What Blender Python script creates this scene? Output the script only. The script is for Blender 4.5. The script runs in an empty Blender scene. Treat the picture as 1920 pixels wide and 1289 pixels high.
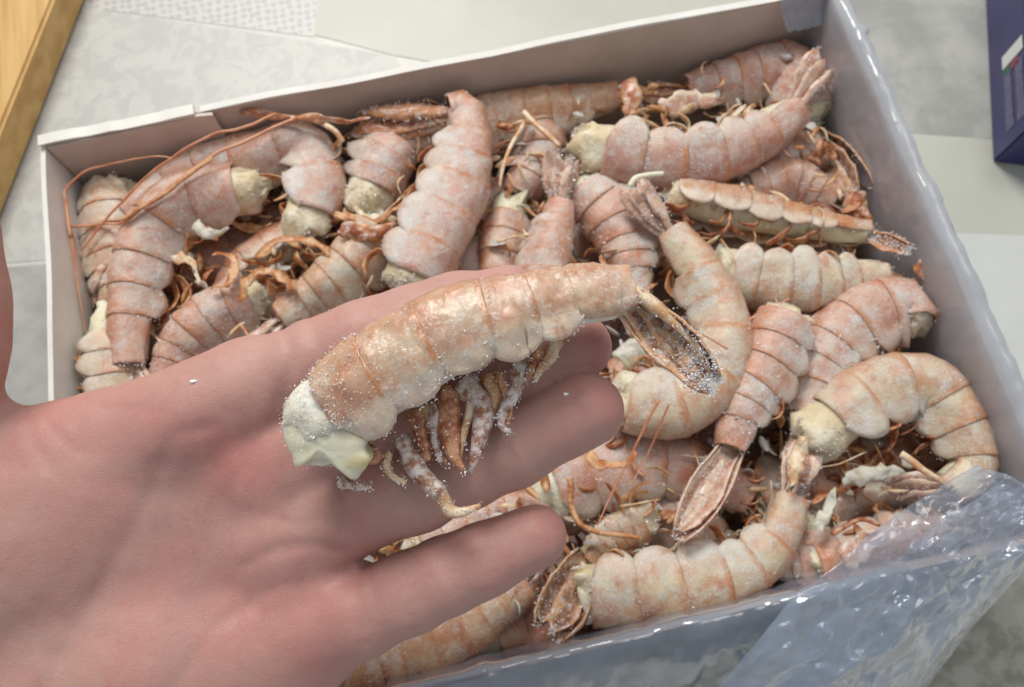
import bpy, bmesh, math, random
import numpy as np
from mathutils import Matrix, Vector
random.seed(7); RNG = np.random.default_rng(7)
scene = bpy.context.scene
COL = scene.collection

# ------------------------------------------------------------------ camera (solved from the box rim)
F = 1500.0; CX, CY = 960.0, 644.5
BW, BD, BH = 0.300, 0.2095, 0.070            # carton width, depth, height in metres
_corn = [((0, 0), (65, 265)), ((1, 0), (1550, -22)), ((1, 1), (2023, 995)), ((0, 1), (137, 1450))]
_A = []
for (u, v), (x, y) in _corn:
    x = (x - CX) / F; y = (y - CY) / F
    _A.append([u, v, 1, 0, 0, 0, -x*u, -x*v, -x]); _A.append([0, 0, 0, u, v, 1, -y*u, -y*v, -y])
_H = np.linalg.svd(np.array(_A, float))[2][-1].reshape(3, 3)
if _H[2, 2] < 0: _H = -_H
_H = _H / np.linalg.norm(_H[:, 0]) * BW
_r1 = _H[:, 0] / np.linalg.norm(_H[:, 0])
_r2 = _H[:, 1] - _r1 * (_H[:, 1] @ _r1); _r2 /= np.linalg.norm(_r2)
_n = np.cross(_r1, _r2)
Rcw = np.stack([_r1, -_r2, -_n], 1)          # world axes (right, back, up) in computer-vision camera axes
_rim_c = _H @ np.array([.5, .5, 1.0])        # rim centre in camera axes
Tcw = _rim_c - Rcw @ np.array([0, 0, BH])
CAM = -Rcw.T @ Tcw                           # camera position in the world
FLIP = np.diag([1.0, -1.0, -1.0])

def at_depth(px, py, d):
    c = np.array([(px - CX) / F * d, (py - CY) / F * d, d])
    return Rcw.T @ (c - Tcw)
def on_z(px, py, z):
    r = Rcw.T @ np.array([(px - CX) / F, (py - CY) / F, 1.0])
    return CAM + r * ((z - CAM[2]) / r[2])
def depth_of(p): return float((Rcw @ np.asarray(p) + Tcw)[2])
def project(p):
    c = Rcw @ np.asarray(p) + Tcw
    return c[0] / c[2] * F + CX, c[1] / c[2] * F + CY

cam_d = bpy.data.cameras.new('camera'); cam = bpy.data.objects.new('camera', cam_d); COL.objects.link(cam)
_M = Matrix.Identity(4)
_Rm = Rcw.T @ FLIP
for i in range(3):
    for j in range(3): _M[i][j] = _Rm[i, j]
    _M[i][3] = CAM[i]
cam.matrix_world = _M
cam_d.sensor_width = 36.0; cam_d.lens = F / 1920.0 * 36.0
cam_d.clip_start = 0.005; cam_d.clip_end = 50
cam_d.dof.use_dof = True; cam_d.dof.focus_distance = 0.168; cam_d.dof.aperture_fstop = 25.0
scene.camera = cam

# ------------------------------------------------------------------ light: kitchen ceiling lamps and the room's bounce
W = bpy.data.worlds.new('World'); scene.world = W; W.use_nodes = True
bg = W.node_tree.nodes['Background']; bg.inputs[0].default_value = (0.93, 0.97, 1.0, 1); bg.inputs[1].default_value = 0.46
def area(name, loc, target, size, power, col):
    l = bpy.data.lights.new(name, 'AREA'); l.shape = 'DISK'; l.size = size; l.energy = power; l.color = col
    o = bpy.data.objects.new(name, l); COL.objects.link(o); o.location = loc
    d = Vector(target) - Vector(loc); o.rotation_euler = d.to_track_quat('-Z', 'Y').to_euler()
area('ceiling_lamp', (-0.10, 0.78, 1.00), (0, 0, .05), 0.50, 13.5, (1.0, 0.97, 0.91))
area('ceiling_lamp', (0.50, 0.40, 1.10), (0, 0, .05), 0.50, 2.5, (1.0, 0.97, 0.92))
scene.view_settings.view_transform = 'Standard'; scene.view_settings.look = 'None'
scene.view_settings.exposure = 0.0; scene.view_settings.gamma = 1.0
scene.cycles.use_denoising = True
scene.cycles.max_bounces = 8; scene.cycles.transparent_max_bounces = 12

# ------------------------------------------------------------------ numeric helpers
def _hash(ix, iy, iz, seed):
    h = (ix.astype(np.int64) * 374761393 + iy.astype(np.int64) * 668265263 + iz.astype(np.int64) * 2147483647 + seed * 974711) & 0xffffffff
    h = ((h ^ (h >> 13)) * 1274126177) & 0xffffffff
    return ((h ^ (h >> 16)) & 0xffff) / 32767.5 - 1.0
def vnoise(p, scale, seed=0):
    q = np.asarray(p, float) * scale; i = np.floor(q); f = q - i; f = f*f*(3 - 2*f); i = i.astype(np.int64)
    r = 0
    for dx in (0, 1):
        for dy in (0, 1):
            for dz in (0, 1):
                w = (f[..., 0] if dx else 1-f[..., 0]) * (f[..., 1] if dy else 1-f[..., 1]) * (f[..., 2] if dz else 1-f[..., 2])
                r = r + w * _hash(i[..., 0]+dx, i[..., 1]+dy, i[..., 2]+dz, seed)
    return r
def unit(v):
    v = np.asarray(v, float); return v / (np.linalg.norm(v, axis=-1, keepdims=True) + 1e-12)
def sstep(a, b, x):
    t = np.clip((x - a) / (b - a), 0, 1); return t*t*(3 - 2*t)
def catmull(P, n):
    P = np.asarray(P, float); Q = np.vstack([2*P[0]-P[1], P, 2*P[-1]-P[-2]]); out = []
    m = len(P) - 1
    for i in range(m):
        t = np.linspace(0, 1, 24, endpoint=(i == m-1))[:, None]
        a, b, c, d = Q[i:i+4]
        out.append(.5*((2*b) + (-a+c)*t + (2*a-5*b+4*c-d)*t*t + (-a+3*b-3*c+d)*t**3))
    o = np.vstack(out); L = np.r_[0, np.cumsum(np.linalg.norm(np.diff(o, axis=0), axis=1))]
    s = np.linspace(0, L[-1], n)
    return np.stack([np.interp(s, L, o[:, k]) for k in range(3)], 1), L[-1]

def tag(o, label=None, cat=None, group=None, kind=None):
    if label: o['label'] = label
    if cat: o['category'] = cat
    if group: o['group'] = group
    if kind: o['kind'] = kind
    return o
def empty(name, loc):
    o = bpy.data.objects.new(name, None); COL.objects.link(o); o.location = tuple(loc); o.empty_display_size = .01
    return o
def mk(name, verts, faces, mat, parent=None, attrs=None, smooth=True, thick=0, offset=-1):
    verts = np.asarray(verts, float)
    base = np.array(parent_origin(parent)) if parent else verts.mean(0)
    me = bpy.data.meshes.new(name)
    me.from_pydata([tuple(v) for v in (verts - base)], [], [tuple(int(i) for i in f) for f in faces])
    me.materials.append(mat)
    if attrs:
        for k, a in attrs.items():
            at = me.attributes.new(k, 'FLOAT', 'POINT'); at.data.foreach_set('value', np.asarray(a, np.float32))
    if smooth: me.polygons.foreach_set('use_smooth', [True]*len(me.polygons))
    me.update()
    o = bpy.data.objects.new(name, me); COL.objects.link(o)
    if parent: o.parent = parent
    else: o.location = tuple(base)
    if thick:
        m = o.modifiers.new('thickness', 'SOLIDIFY'); m.thickness = thick; m.offset = offset
    return o
def parent_origin(o):
    v = np.array(o.location)
    while o.parent: o = o.parent; v = v + np.array(o.location)
    return v
def grid_faces(r, c, wrap=False):
    f = []
    for i in range(r-1):
        for j in range(c if wrap else c-1):
            k = (j+1) % c
            f.append((i*c+j, i*c+k, (i+1)*c+k, (i+1)*c+j))
    return f
def tube(path, rad, n=6, ends=True):
    P = np.asarray(path, float); T = unit(np.gradient(P, axis=0)); rad = np.broadcast_to(rad, (len(P),))
    ref = np.array([0, 0, 1.0]) if abs(T[0][2]) < .9 else np.array([1.0, 0, 0])
    A = unit(np.cross(T, ref)); B = np.cross(T, A)
    a = np.linspace(0, 2*np.pi, n, endpoint=False)
    V = (P[:, None] + rad[:, None, None]*(np.cos(a)[None, :, None]*A[:, None] + np.sin(a)[None, :, None]*B[:, None])).reshape(-1, 3)
    fc = grid_faces(len(P), n, True)
    if ends: fc += [tuple(range(n))[::-1], tuple(range((len(P)-1)*n, len(P)*n))]
    return V, fc

# ------------------------------------------------------------------ materials
class NT:
    def __init__(s, name):
        s.m = bpy.data.materials.new(name); s.m.use_nodes = True; s.t = s.m.node_tree
        s.p = s.t.nodes['Principled BSDF']; s.out = s.t.nodes['Material Output']
    def n(s, typ, **kw):
        x = s.t.nodes.new(typ)
        for k, v in kw.items(): setattr(x, k, v)
        return x
    def l(s, a, b): s.t.links.new(a, b)
    def coord(s):
        if not hasattr(s, 'c'):
            tc = s.n('ShaderNodeTexCoord'); oi = s.n('ShaderNodeObjectInfo'); ad = s.n('ShaderNodeVectorMath', operation='MULTIPLY_ADD')
            cx = s.n('ShaderNodeCombineXYZ')
            for i in range(3): s.l(oi.outputs['Random'], cx.inputs[i])
            s.l(cx.outputs[0], ad.inputs[0]); ad.inputs[1].default_value = (3.1, 1.7, 2.3); s.l(tc.outputs['Object'], ad.inputs[2])
            s.c = ad.outputs[0]
        return s.c
    def noise(s, scale, detail=4, rough=.55, dist=0, plain=False):
        x = s.n('ShaderNodeTexNoise'); x.inputs['Scale'].default_value = scale; x.inputs['Detail'].default_value = detail
        x.inputs['Roughness'].default_value = rough; x.inputs['Distortion'].default_value = dist
        s.l(s.n('ShaderNodeTexCoord').outputs['Object'] if plain else s.coord(), x.inputs['Vector'])
        return x.outputs['Fac']
    def ramp(s, fac, a, b, lo=0., hi=1.):
        x = s.n('ShaderNodeMapRange'); s.l(fac, x.inputs[0]); x.inputs[1].default_value = a; x.inputs[2].default_value = b
        x.inputs[3].default_value = lo; x.inputs[4].default_value = hi; x.interpolation_type = 'SMOOTHSTEP'
        return x.outputs[0]
    def mix(s, fac, a, b, mode='MIX'):
        x = s.n('ShaderNodeMix', data_type='RGBA', blend_type=mode)
        for v, i in ((fac, 0), (a, 6), (b, 7)):
            if hasattr(v, 'links') or isinstance(v, bpy.types.NodeSocket): s.l(v, x.inputs[i])
            elif i == 0: x.inputs[0].default_value = v
            else: x.inputs[i].default_value = (*v, 1)
        return x.outputs[2]
    def math(s, op, a, b):
        x = s.n('ShaderNodeMath', operation=op)
        for i, v in enumerate((a, b)):
            if isinstance(v, bpy.types.NodeSocket): s.l(v, x.inputs[i])
            else: x.inputs[i].default_value = v
        return x.outputs[0]
    def attr(s, name):
        x = s.n('ShaderNodeAttribute'); x.attribute_name = name; return x.outputs['Fac']
    def bump(s, h, dist, strength=1.):
        x = s.n('ShaderNodeBump'); x.inputs['Distance'].default_value = dist; x.inputs['Strength'].default_value = strength
        s.l(h, x.inputs['Height']); s.l(x.outputs[0], s.p.inputs['Normal']); return x
    def base(s, c):
        if isinstance(c, bpy.types.NodeSocket): s.l(c, s.p.inputs['Base Color'])
        else: s.p.inputs['Base Color'].default_value = (*c, 1)
    def set(s, **kw):
        for k, v in kw.items():
            k = k.replace('_', ' ')
            if isinstance(v, bpy.types.NodeSocket): s.l(v, s.p.inputs[k])
            else: s.p.inputs[k].default_value = v
    def sss(s, w, r, sc):
        s.set(Subsurface_Weight=w, Subsurface_Scale=sc); s.p.inputs['Subsurface Radius'].default_value = r

def shell_mat(name, frost_lo, frost_hi, c1, c2, fc=(.86, .785, .77), coat=0., spot=(.44, .155, .075), relief=.5, sw=.55, spk=.30):
    t = NT(name)
    col = t.mix(t.ramp(t.noise(120, 4, .55), .32, .68), c1, c2)
    col = t.mix(t.math('MULTIPLY', t.attr('lobe'), .6), col, (.72, .56, .46))
    pig = t.math('MULTIPLY', t.attr('pig'), t.ramp(t.noise(220, 2), .30, .55, .35, 1))
    col = t.mix(t.math('MULTIPLY', pig, .85), col, (.52, .165, .045))
    col = t.mix(t.ramp(t.noise(185, 4, .6), .54, .68, 0, .62), col, spot)
    fr = t.noise(260, 8, .70, .3)
    frm = t.math('MULTIPLY', t.ramp(t.math('ADD', t.math('MULTIPLY', fr, .6), t.math('MULTIPLY', t.noise(75, 3), .4)), frost_lo, frost_hi), t.math('SUBTRACT', 1, t.math('MULTIPLY', pig, .6)))
    speck = t.ramp(t.noise(1350, 3, .65), .47, .63)
    patch_ = t.ramp(t.noise(85, 3, .6), .36, .62, .12, 1.)
    fz = t.math('MINIMUM', t.math('ADD', t.math('MULTIPLY', frm, t.math('ADD', t.math('MULTIPLY', speck, .45), .50)), t.math('MULTIPLY', t.math('MULTIPLY', speck, patch_), spk)), .95)
    col = t.mix(fz, col, fc)
    t.base(col); t.set(Roughness=t.ramp(frm, 0, 1, .28, .55), Specular_IOR_Level=.5)
    t.sss(sw, (1.0, .5, .32), .0038)
    if coat:
        t.set(Coat_Weight=t.ramp(frm, 0, .8, coat, .15), Coat_Roughness=.07)
        cb = t.n('ShaderNodeBump'); cb.inputs['Distance'].default_value = .0012; cb.inputs['Strength'].default_value = .55
        t.l(t.noise(420, 5, .6), cb.inputs['Height']); t.l(cb.outputs[0], t.p.inputs['Coat Normal'])
    h = t.math('ADD', t.math('MULTIPLY', t.noise(700, 5, .65), .5), t.math('MULTIPLY', fz, .8))
    t.bump(h, .0011, relief)
    return t.m
M = {}
M['shell_a'] = shell_mat('shell_frosted_pink', .39, .70, (.60, .225, .145), (.71, .41, .315), coat=.35)
M['shell_b'] = shell_mat('shell_frosted_salmon', .42, .74, (.57, .185, .095), (.69, .36, .245), coat=.4)
M['shell_c'] = shell_mat('shell_cream', .41, .72, (.60, .28, .165), (.71, .52, .35), coat=.4)
M['shell_d'] = shell_mat('shell_rosy', .41, .72, (.52, .175, .11), (.64, .34, .26), coat=.4)
M['shell_e'] = shell_mat('shell_brown_orange', .43, .74, (.50, .18, .07), (.64, .37, .22), spot=(.34, .12, .06), coat=.4)
M['shell_h'] = shell_mat('shell_wet', .50, .80, (.53, .21, .115), (.67, .42, .29), coat=.8, relief=.28, sw=.6)

def flesh_mat(name, c1, c2, c3):
    t = NT(name)
    col = t.mix(t.ramp(t.noise(120, 4), .40, .62), c1, c2)
    col = t.mix(t.ramp(t.noise(210, 3), .60, .74), col, c3)
    t.base(col); t.set(Roughness=.38); t.sss(.6, (1., .8, .6), .004)
    t.bump(t.noise(600, 5, .6), .0012, .6)
    return t.m
M['flesh'] = flesh_mat('flesh', (.72, .67, .53), (.66, .55, .36), (.40, .33, .14))
M['flesh_w'] = flesh_mat('flesh_white', (.74, .72, .64), (.72, .67, .54), (.66, .58, .36))
M['flesh_h'] = flesh_mat('flesh_clean', (.74, .72, .58), (.74, .70, .50), (.66, .56, .24))
def fan_mat(name, rim, mid, dark):
    t = NT(name)
    col = t.mix(t.ramp(t.attr('mid'), .15, .7), rim, mid)
    col = t.mix(t.ramp(t.noise(230, 5, .65), .50, .66, 0, .8), col, dark)
    col = t.mix(t.ramp(t.noise(310, 5, .6), .56, .70, 0, .7), col, rim)
    col = t.mix(t.ramp(t.noise(420, 7, .7), .46, .70, 0, .85), col, (.78, .71, .69))
    t.base(col); t.set(Roughness=.30, Coat_Weight=.3, Coat_Roughness=.15); t.sss(.35, (1, .45, .25), .002)
    t.bump(t.noise(900, 5, .65), .0010, .6)
    return t.m
M['fan'] = fan_mat('tail_fan_pale', (.68, .48, .36), (.52, .27, .18), (.38, .13, .06))
M['fan_brown'] = fan_mat('tail_fan_brown', (.60, .34, .18), (.24, .09, .04), (.10, .035, .02))
M['fan_orange'] = fan_mat('tail_fan_orange', (.58, .27, .11), (.44, .14, .05), (.30, .08, .03))
def simple(name, c1, c2, scale=300, rough=.45, sss=0, bump=.0004, sl=.5, lo=.4, hi=.6):
    t = NT(name); t.base(t.mix(t.ramp(t.noise(scale, 5, .6), lo, hi), c1, c2)); t.set(Roughness=rough, Specular_IOR_Level=sl)
    if sss: t.sss(sss, (1, .5, .3), .002)
    if bump: t.bump(t.noise(scale*3, 4), bump, .5)
    return t.m
M['pleopod'] = simple('pleopod_orange', (.40, .14, .045), (.60, .36, .19), 330, .32, .4, .0008)
M['pleopod_brown'] = simple('pleopod_brown', (.30, .09, .035), (.58, .30, .17), 420, .32, .3)
M['leg_pale'] = simple('leg_pale', (.58, .33, .17), (.72, .58, .43), 260, .4, .3)
M['antenna'] = simple('antenna_red', (.50, .17, .08), (.62, .32, .19), 120, .4, 0, 0)
def ice_mat():
    t = NT('ice_crystals'); t.base((.88, .87, .88)); t.set(Roughness=.16, Specular_IOR_Level=.8); t.sss(.5, (1, .9, .85), .001)
    return t.m
M['ice'] = ice_mat()

def skin_mat():
    t = NT('skin')
    n1 = t.noise(55, 4, plain=True)
    col = t.mix(t.ramp(n1, .38, .64), (.475, .275, .235), (.48, .25, .218))
    col = t.mix(t.math('MULTIPLY', t.attr('red'), .9), col, (.40, .125, .115))
    col = t.mix(t.math('MULTIPLY', t.attr('vein'), .45), col, (.33, .225, .20))
    col = t.mix(t.ramp(t.noise(420, 3, plain=True), .50, .75, 0, .22), col, (.40, .13, .115))
    col = t.mix(t.ramp(t.noise(200, 3, plain=True), .52, .72, 0, .25), col, (.50, .315, .27))
    t.base(col); t.set(Roughness=.50, Specular_IOR_Level=.42); t.sss(.22, (1, .35, .2), .0028)
    v = t.n('ShaderNodeTexVoronoi', feature='DISTANCE_TO_EDGE'); v.inputs['Scale'].default_value = 1900
    mp = t.n('ShaderNodeMapping'); mp.inputs['Scale'].default_value = (1, .55, 1); mp.inputs['Rotation'].default_value = (0, 0, .5)
    t.l(t.n('ShaderNodeTexCoord').outputs['Object'], mp.inputs[0]); t.l(mp.outputs[0], v.inputs['Vector'])
    h = t.math('ADD', t.math('MULTIPLY', t.ramp(v.outputs['Distance'], 0, .12), .35), t.noise(700, 5, .6, plain=True))
    t.bump(h, .0004, .32)
    return t.m
M['skin'] = skin_mat()
def card_mat(name, a, b):
    t = NT(name); t.base(t.mix(t.ramp(t.noise(60, 5, plain=True), .35, .7), a, b)); t.set(Roughness=.6)
    t.bump(t.noise(900, 4, plain=True), .0003, .3); return t.m
M['card'] = card_mat('white_cardboard', (.70, .69, .66), (.64, .62, .59))
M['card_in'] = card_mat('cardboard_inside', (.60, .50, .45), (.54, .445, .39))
def film_mat(name='plastic_film', h0=.30, h1=.54, gloss=1.4, gmax=.5, hz=(.43, .52, .68)):
    t = NT(name); nt = t.t
    tr = t.n('ShaderNodeBsdfTransparent'); tr.inputs[0].default_value = (.93, .955, .985, 1)
    gl = t.n('ShaderNodeBsdfGlossy'); gl.inputs['Roughness'].default_value = .16; gl.inputs[0].default_value = (1, 1, 1, 1)
    df = t.n('ShaderNodeBsdfDiffuse'); df.inputs[0].default_value = (*hz, 1)
    tl = t.n('ShaderNodeBsdfTranslucent'); tl.inputs[0].default_value = (*hz, 1)
    fr = t.n('ShaderNodeLayerWeight'); fr.inputs[0].default_value = .5
    b = t.n('ShaderNodeBump'); b.inputs['Distance'].default_value = .0016; b.inputs['Strength'].default_value = .32
    t.l(t.noise(80, 3, .5, .6, plain=True), b.inputs['Height'])
    for x in (gl, df, fr): t.l(b.outputs[0], x.inputs['Normal'])
    def ms(f, a, c):
        x = t.n('ShaderNodeMixShader')
        if isinstance(f, bpy.types.NodeSocket): t.l(f, x.inputs[0])
        else: x.inputs[0].default_value = f
        t.l(a, x.inputs[1]); t.l(c, x.inputs[2]); return x.outputs[0]
    haze = ms(.5, df.outputs[0], tl.outputs[0])
    body = ms(t.ramp(t.noise(45, 4, plain=True), .3, .7, h0, h1), tr.outputs[0], haze)
    fin = ms(t.math('MINIMUM', t.math('ADD', t.math('MULTIPLY', t.math('POWER', fr.outputs['Facing'], 2.5), gloss), .05*gloss), gmax), body, gl.outputs[0])
    t.l(fin, t.out.inputs['Surface']); return t.m
M['film'] = film_mat()
M['film_frosted'] = film_mat('plastic_film_frosted', .60, .85, .6, .2, (.64, .67, .73))
def wood_mat():
    t = NT('pine_wood')
    mp = t.n('ShaderNodeMapping'); mp.inputs['Scale'].default_value = (1.0, .07, .5); mp.inputs['Rotation'].default_value = (0, 0, math.radians(24))
    t.l(t.n('ShaderNodeTexCoord').outputs['Object'], mp.inputs[0])
    x = t.n('ShaderNodeTexNoise'); x.inputs['Scale'].default_value = 260; x.inputs['Detail'].default_value = 4; t.l(mp.outputs[0], x.inputs['Vector'])
    col = t.mix(t.ramp(x.outputs['Fac'], .35, .7), (.58, .36, .13), (.46, .255, .075))
    t.base(col); t.set(Roughness=.5); t.bump(x.outputs['Fac'], .0004, .3); return t.m
M['wood'] = wood_mat()
def patch_mat(name, a, b, scale, lo=.42, hi=.58, detail=5, dist=.0, rough=.42):
    t = NT(name); t.base(t.mix(t.ramp(t.noise(scale, detail, .6, dist, plain=True), lo, hi), a, b)); t.set(Roughness=rough, Specular_IOR_Level=.4)
    return t.m
M['cloth_scroll'] = patch_mat('print_scrolls', (.42, .42, .405), (.475, .48, .455), 95, .40, .60, 3, 1.2)
M['cloth_cream'] = patch_mat('print_cream_boards', (.43, .435, .385), (.48, .485, .435), 16, .3, .7)
M['cloth_grey'] = patch_mat('print_grey_concrete', (.29, .29, .275), (.40, .40, .375), 34, .36, .64, 6)
M['cloth_white'] = patch_mat('print_white_boards', (.50, .515, .50), (.55, .565, .55), 25, .3, .7)
M['cloth_dark'] = patch_mat('print_speckled_grey', (.24, .235, .20), (.36, .355, .315), 90, .4, .6, 5)
def lace_mat():
    t = NT('print_lace'); v = t.n('ShaderNodeTexVoronoi'); v.inputs['Scale'].default_value = 260; v.inputs['Randomness'].default_value = .35
    t.l(t.n('ShaderNodeTexCoord').outputs['Object'], v.inputs['Vector'])
    t.base(t.mix(t.ramp(v.outputs['Distance'], .25, .5), (.37, .37, .36), (.48, .48, .465))); t.set(Roughness=.42); return t.m
M['cloth_lace'] = lace_mat()
M['cloth'] = patch_mat('oilcloth', (.50, .50, .47), (.56, .56, .53), 40)
M['blue'] = simple('carton_blue', (.022, .020, .105), (.026, .024, .125), 30, .35, 0, 0)
M['white'] = simple('carton_white', (.62, .64, .60), (.66, .67, .64), 30, .4, 0, 0)
M['ink_lilac'] = simple('ink_lilac', (.16, .15, .26), (.18, .17, .29), 30, .4, 0, 0)
M['ink_red'] = simple('ink_red', (.22, .03, .06), (.24, .04, .07), 30, .4, 0, 0)
M['ink_green'] = simple('ink_green', (.02, .09, .07), (.025, .11, .08), 30, .4, 0, 0)

# ------------------------------------------------------------------ setting: printed oilcloth on the table
def box_mesh(name, c, sx, sy, sz, mat, parent=None, bevel=0, n=1):
    bm = bmesh.new(); bmesh.ops.create_cube(bm, size=1)
    for v in bm.verts: v.co = Vector((v.co.x*sx, v.co.y*sy, v.co.z*sz))
    if bevel: bmesh.ops.bevel(bm, geom=bm.edges[:], offset=bevel, segments=2, affect='EDGES')
    bm.verts.ensure_lookup_table()
    V = np.array([v.co[:] for v in bm.verts]) + np.array(c); Fc = [[v.index for v in f.verts] for f in bm.faces]
    bm.free(); return mk(name, V, Fc, mat, parent, smooth=False)
tb = mk('tablecloth', [(-1.2, -1.0, 0), (1.2, -1.0, 0), (1.2, 1.2, 0), (-1.2, 1.2, 0)], [(0, 1, 2, 3)], M['cloth'], smooth=False)
tag(tb, kind='structure')
def patch(pts, mat, z=.0002):
    P = [on_z(x, y, 0) for x, y in pts]; P = [(p[0], p[1], z) for p in P]
    o = mk('printed_patch', P, [tuple(range(len(P)))[::-1]], mat, tb, smooth=False)
    return o
patch([(-300, -120), (185, 18), (740, 105), (900, 420), (-300, 520)], M['cloth_scroll'])
patch([(-300, -500), (640, -500), (590, 70), (185, 18), (-300, -120)], M['cloth_lace'])
patch([(640, -500), (1605, -500), (1585, 250), (740, 105), (590, 66)], M['cloth_cream'], .0003)
patch([(1605, -500), (2300, -500), (2300, 280), (1720, 255), (1580, 248)], M['cloth_grey'])
patch([(1580, 246), (1720, 253), (2300, 290), (2300, 458), (1800, 437), (1600, 428)], M['cloth_cream'], .00025)
patch([(1600, 428), (1800, 437), (2300, 458), (2300, 1010), (1700, 1012)], M['cloth_white'])
patch([(1400, 1010), (2300, 1005), (2300, 1900), (500, 1900), (700, 1300)], M['cloth_dark'])
patch([(-300, 528), (400, 470), (400, 1900), (-300, 1900)], M['cloth_grey'], .00022)

# ------------------------------------------------------------------ pine cutting board
def cutting_board():
    t = .020
    b1 = on_z(163, 0, 0); b2 = on_z(2, 415, 0)
    d = unit((b2 - b1) * [1, 1, 0]); nrm = np.array([d[1], -d[0], 0]);
    if nrm[0] > 0: nrm = -nrm
    a = b1 - d*.10; b = b2 + d*.03
    pts = [a, b, b + nrm*.20, a + nrm*.20]
    bm = bmesh.new(); vs = [bm.verts.new((p[0], p[1], .0008)) for p in pts] + [bm.verts.new((p[0], p[1], t)) for p in pts]
    for f in [(0, 1, 2, 3), (4, 5, 6, 7), (0, 1, 5, 4), (1, 2, 6, 5), (2, 3, 7, 6), (3, 0, 4, 7)]: bm.faces.new([vs[i] for i in f])
    bmesh.ops.recalc_face_normals(bm, faces=bm.faces)
    bmesh.ops.bevel(bm, geom=bm.edges[:], offset=.0014, segments=3, affect='EDGES')
    bm.verts.ensure_lookup_table()
    V = [v.co[:] for v in bm.verts]; Fc = [[v.index for v in f.verts] for f in bm.faces]; bm.free()
    o = mk('cutting_board', V, Fc, M['wood'], smooth=False)
    tag(o, 'thick yellow pine wood board lying on the patterned tablecloth', 'cutting board')
cutting_board()

# ------------------------------------------------------------------ blue carton
def blue_carton():
    h = .030
    c0 = on_z(1860, 306, 0)
    e = unit((on_z(1846, 0, 0) - c0) * [1, 1, 0])            # left side edge runs to the back
    r = np.array([e[1], -e[0], 0])
    top = empty('blue_carton', (c0[0], c0[1], 0))
    def q(a, b, z): return c0*[1, 1, 0] + e*a + r*b + np.array([0, 0, z])
    L, Wd = .16, .10
    V = [q(0, 0, .0006), q(L, 0, .0006), q(L, Wd, .0006), q(0, Wd, .0006), q(0, 0, h), q(L, 0, h), q(L, Wd, h), q(0, Wd, h)]
    bm = bmesh.new(); vs = [bm.verts.new(v) for v in V]
    for f in [(0, 1, 2, 3), (4, 5, 6, 7), (0, 1, 5, 4), (1, 2, 6, 5), (2, 3, 7, 6), (3, 0, 4, 7)]: bm.faces.new([vs[i] for i in f])
    bmesh.ops.recalc_face_normals(bm, faces=bm.faces); bmesh.ops.bevel(bm, geom=bm.edges[:], offset=.0008, segments=2, affect='EDGES')
    bm.verts.ensure_lookup_table(); mk('body', [v.co[:] for v in bm.verts], [[v.index for v in f.verts] for f in bm.faces], M['blue'], top, smooth=False); bm.free()
    mk('top_panel', [q(.011, .002, h+.0003), q(L-.003, .002, h+.0003), q(L-.003, Wd-.003, h+.0003), q(.011, Wd-.003, h+.0003)], [(0, 1, 2, 3)], M['white'], top, smooth=False)
    def side(name, a0, a1, z0, z1, m, sk=0):
        return mk(name, [q(a0, -.0003, z0), q(a1, -.0003, z0), q(a1+sk, -.0003, z1), q(a0+sk, -.0003, z1)], [(0, 1, 2, 3)], M[m], top, smooth=False)
    side('white_square', .041, .048, .012, .0275, 'white', .0)
    side('flag_mark', .0365, .0405, .012, .0175, 'ink_green'); side('flag_mark', .0365, .0405, .0178, .024, 'ink_red')
    # two lines of tiny unreadable print: rows of short strokes
    for z0, z1, a_end in ((.012, .0185, .036), (.0205, .027, .038)):
        a = .008; V = []; Fc = []
        while a < a_end:
            w = random.uniform(.0004, .0009); zz = z0 + random.uniform(0, .0012); zt = z1 - random.uniform(0, .0012); k = len(V)
            V += [q(a, -.0003, zz), q(a+w, -.0003, zz), q(a+w, -.0003, zt), q(a, -.0003, zt)]; Fc.append((k, k+1, k+2, k+3)); a += w + random.uniform(.0002, .0004)
        tag(mk('small_print', V, Fc, M['ink_lilac'], top, smooth=False), kind='stuff')
    tag(top, 'dark blue carton with white panel and small print beside the shrimp box', 'carton')
blue_carton()

# ------------------------------------------------------------------ white cardboard box
def wall_strip(name, a, b, z0, z1, th, inward, mat, parent, wav=.0012, seed=0, n=36, lean=0.0):
    a = np.array(a); b = np.array(b); inward = np.array(inward)
    V = []; s = np.linspace(0, 1, n)
    P = a + (b-a)*s[:, None]
    w = vnoise(np.stack([s*4, s*0+seed, s*0], 1), 1, seed) * wav * np.sin(np.pi*s)**.5
    tz = vnoise(np.stack([s*9, s*0+seed, s*0+3], 1), 1, seed) * .0007
    rings = []
    for zz, o in ((z0, 0), (z1, 0), (z1, 1), (z0, 1)):
        k = 1.0 if zz == z1 else 0
        off = inward * (th*o) + inward * (w*k - lean*k)[:, None]
        R = P + off; R = np.c_[R, np.full(n, zz) + tz*k]
        rings.append(R)
    V = np.stack(rings, 1).reshape(-1, 3)
    fc = [tuple(reversed(f)) for f in grid_faces(n, 4, True)] + [(0, 1, 2, 3), tuple(reversed(range((n-1)*4, n*4)))]
    return mk(name, V, fc, mat, parent, smooth=False)
hx, hy = BW/2, BD/2
carton = empty('cardboard_box', (0, 0, 0))
tag(carton, 'open white cardboard box filled with frozen shrimps on the tablecloth', 'box')
TH = .0017
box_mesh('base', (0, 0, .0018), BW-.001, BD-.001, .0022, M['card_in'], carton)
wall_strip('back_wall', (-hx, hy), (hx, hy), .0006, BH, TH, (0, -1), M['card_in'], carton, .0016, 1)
wall_strip('front_wall', (hx, -hy), (-hx, -hy), .0006, BH, TH, (0, 1), M['card_in'], carton, .0016, 2)
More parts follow.
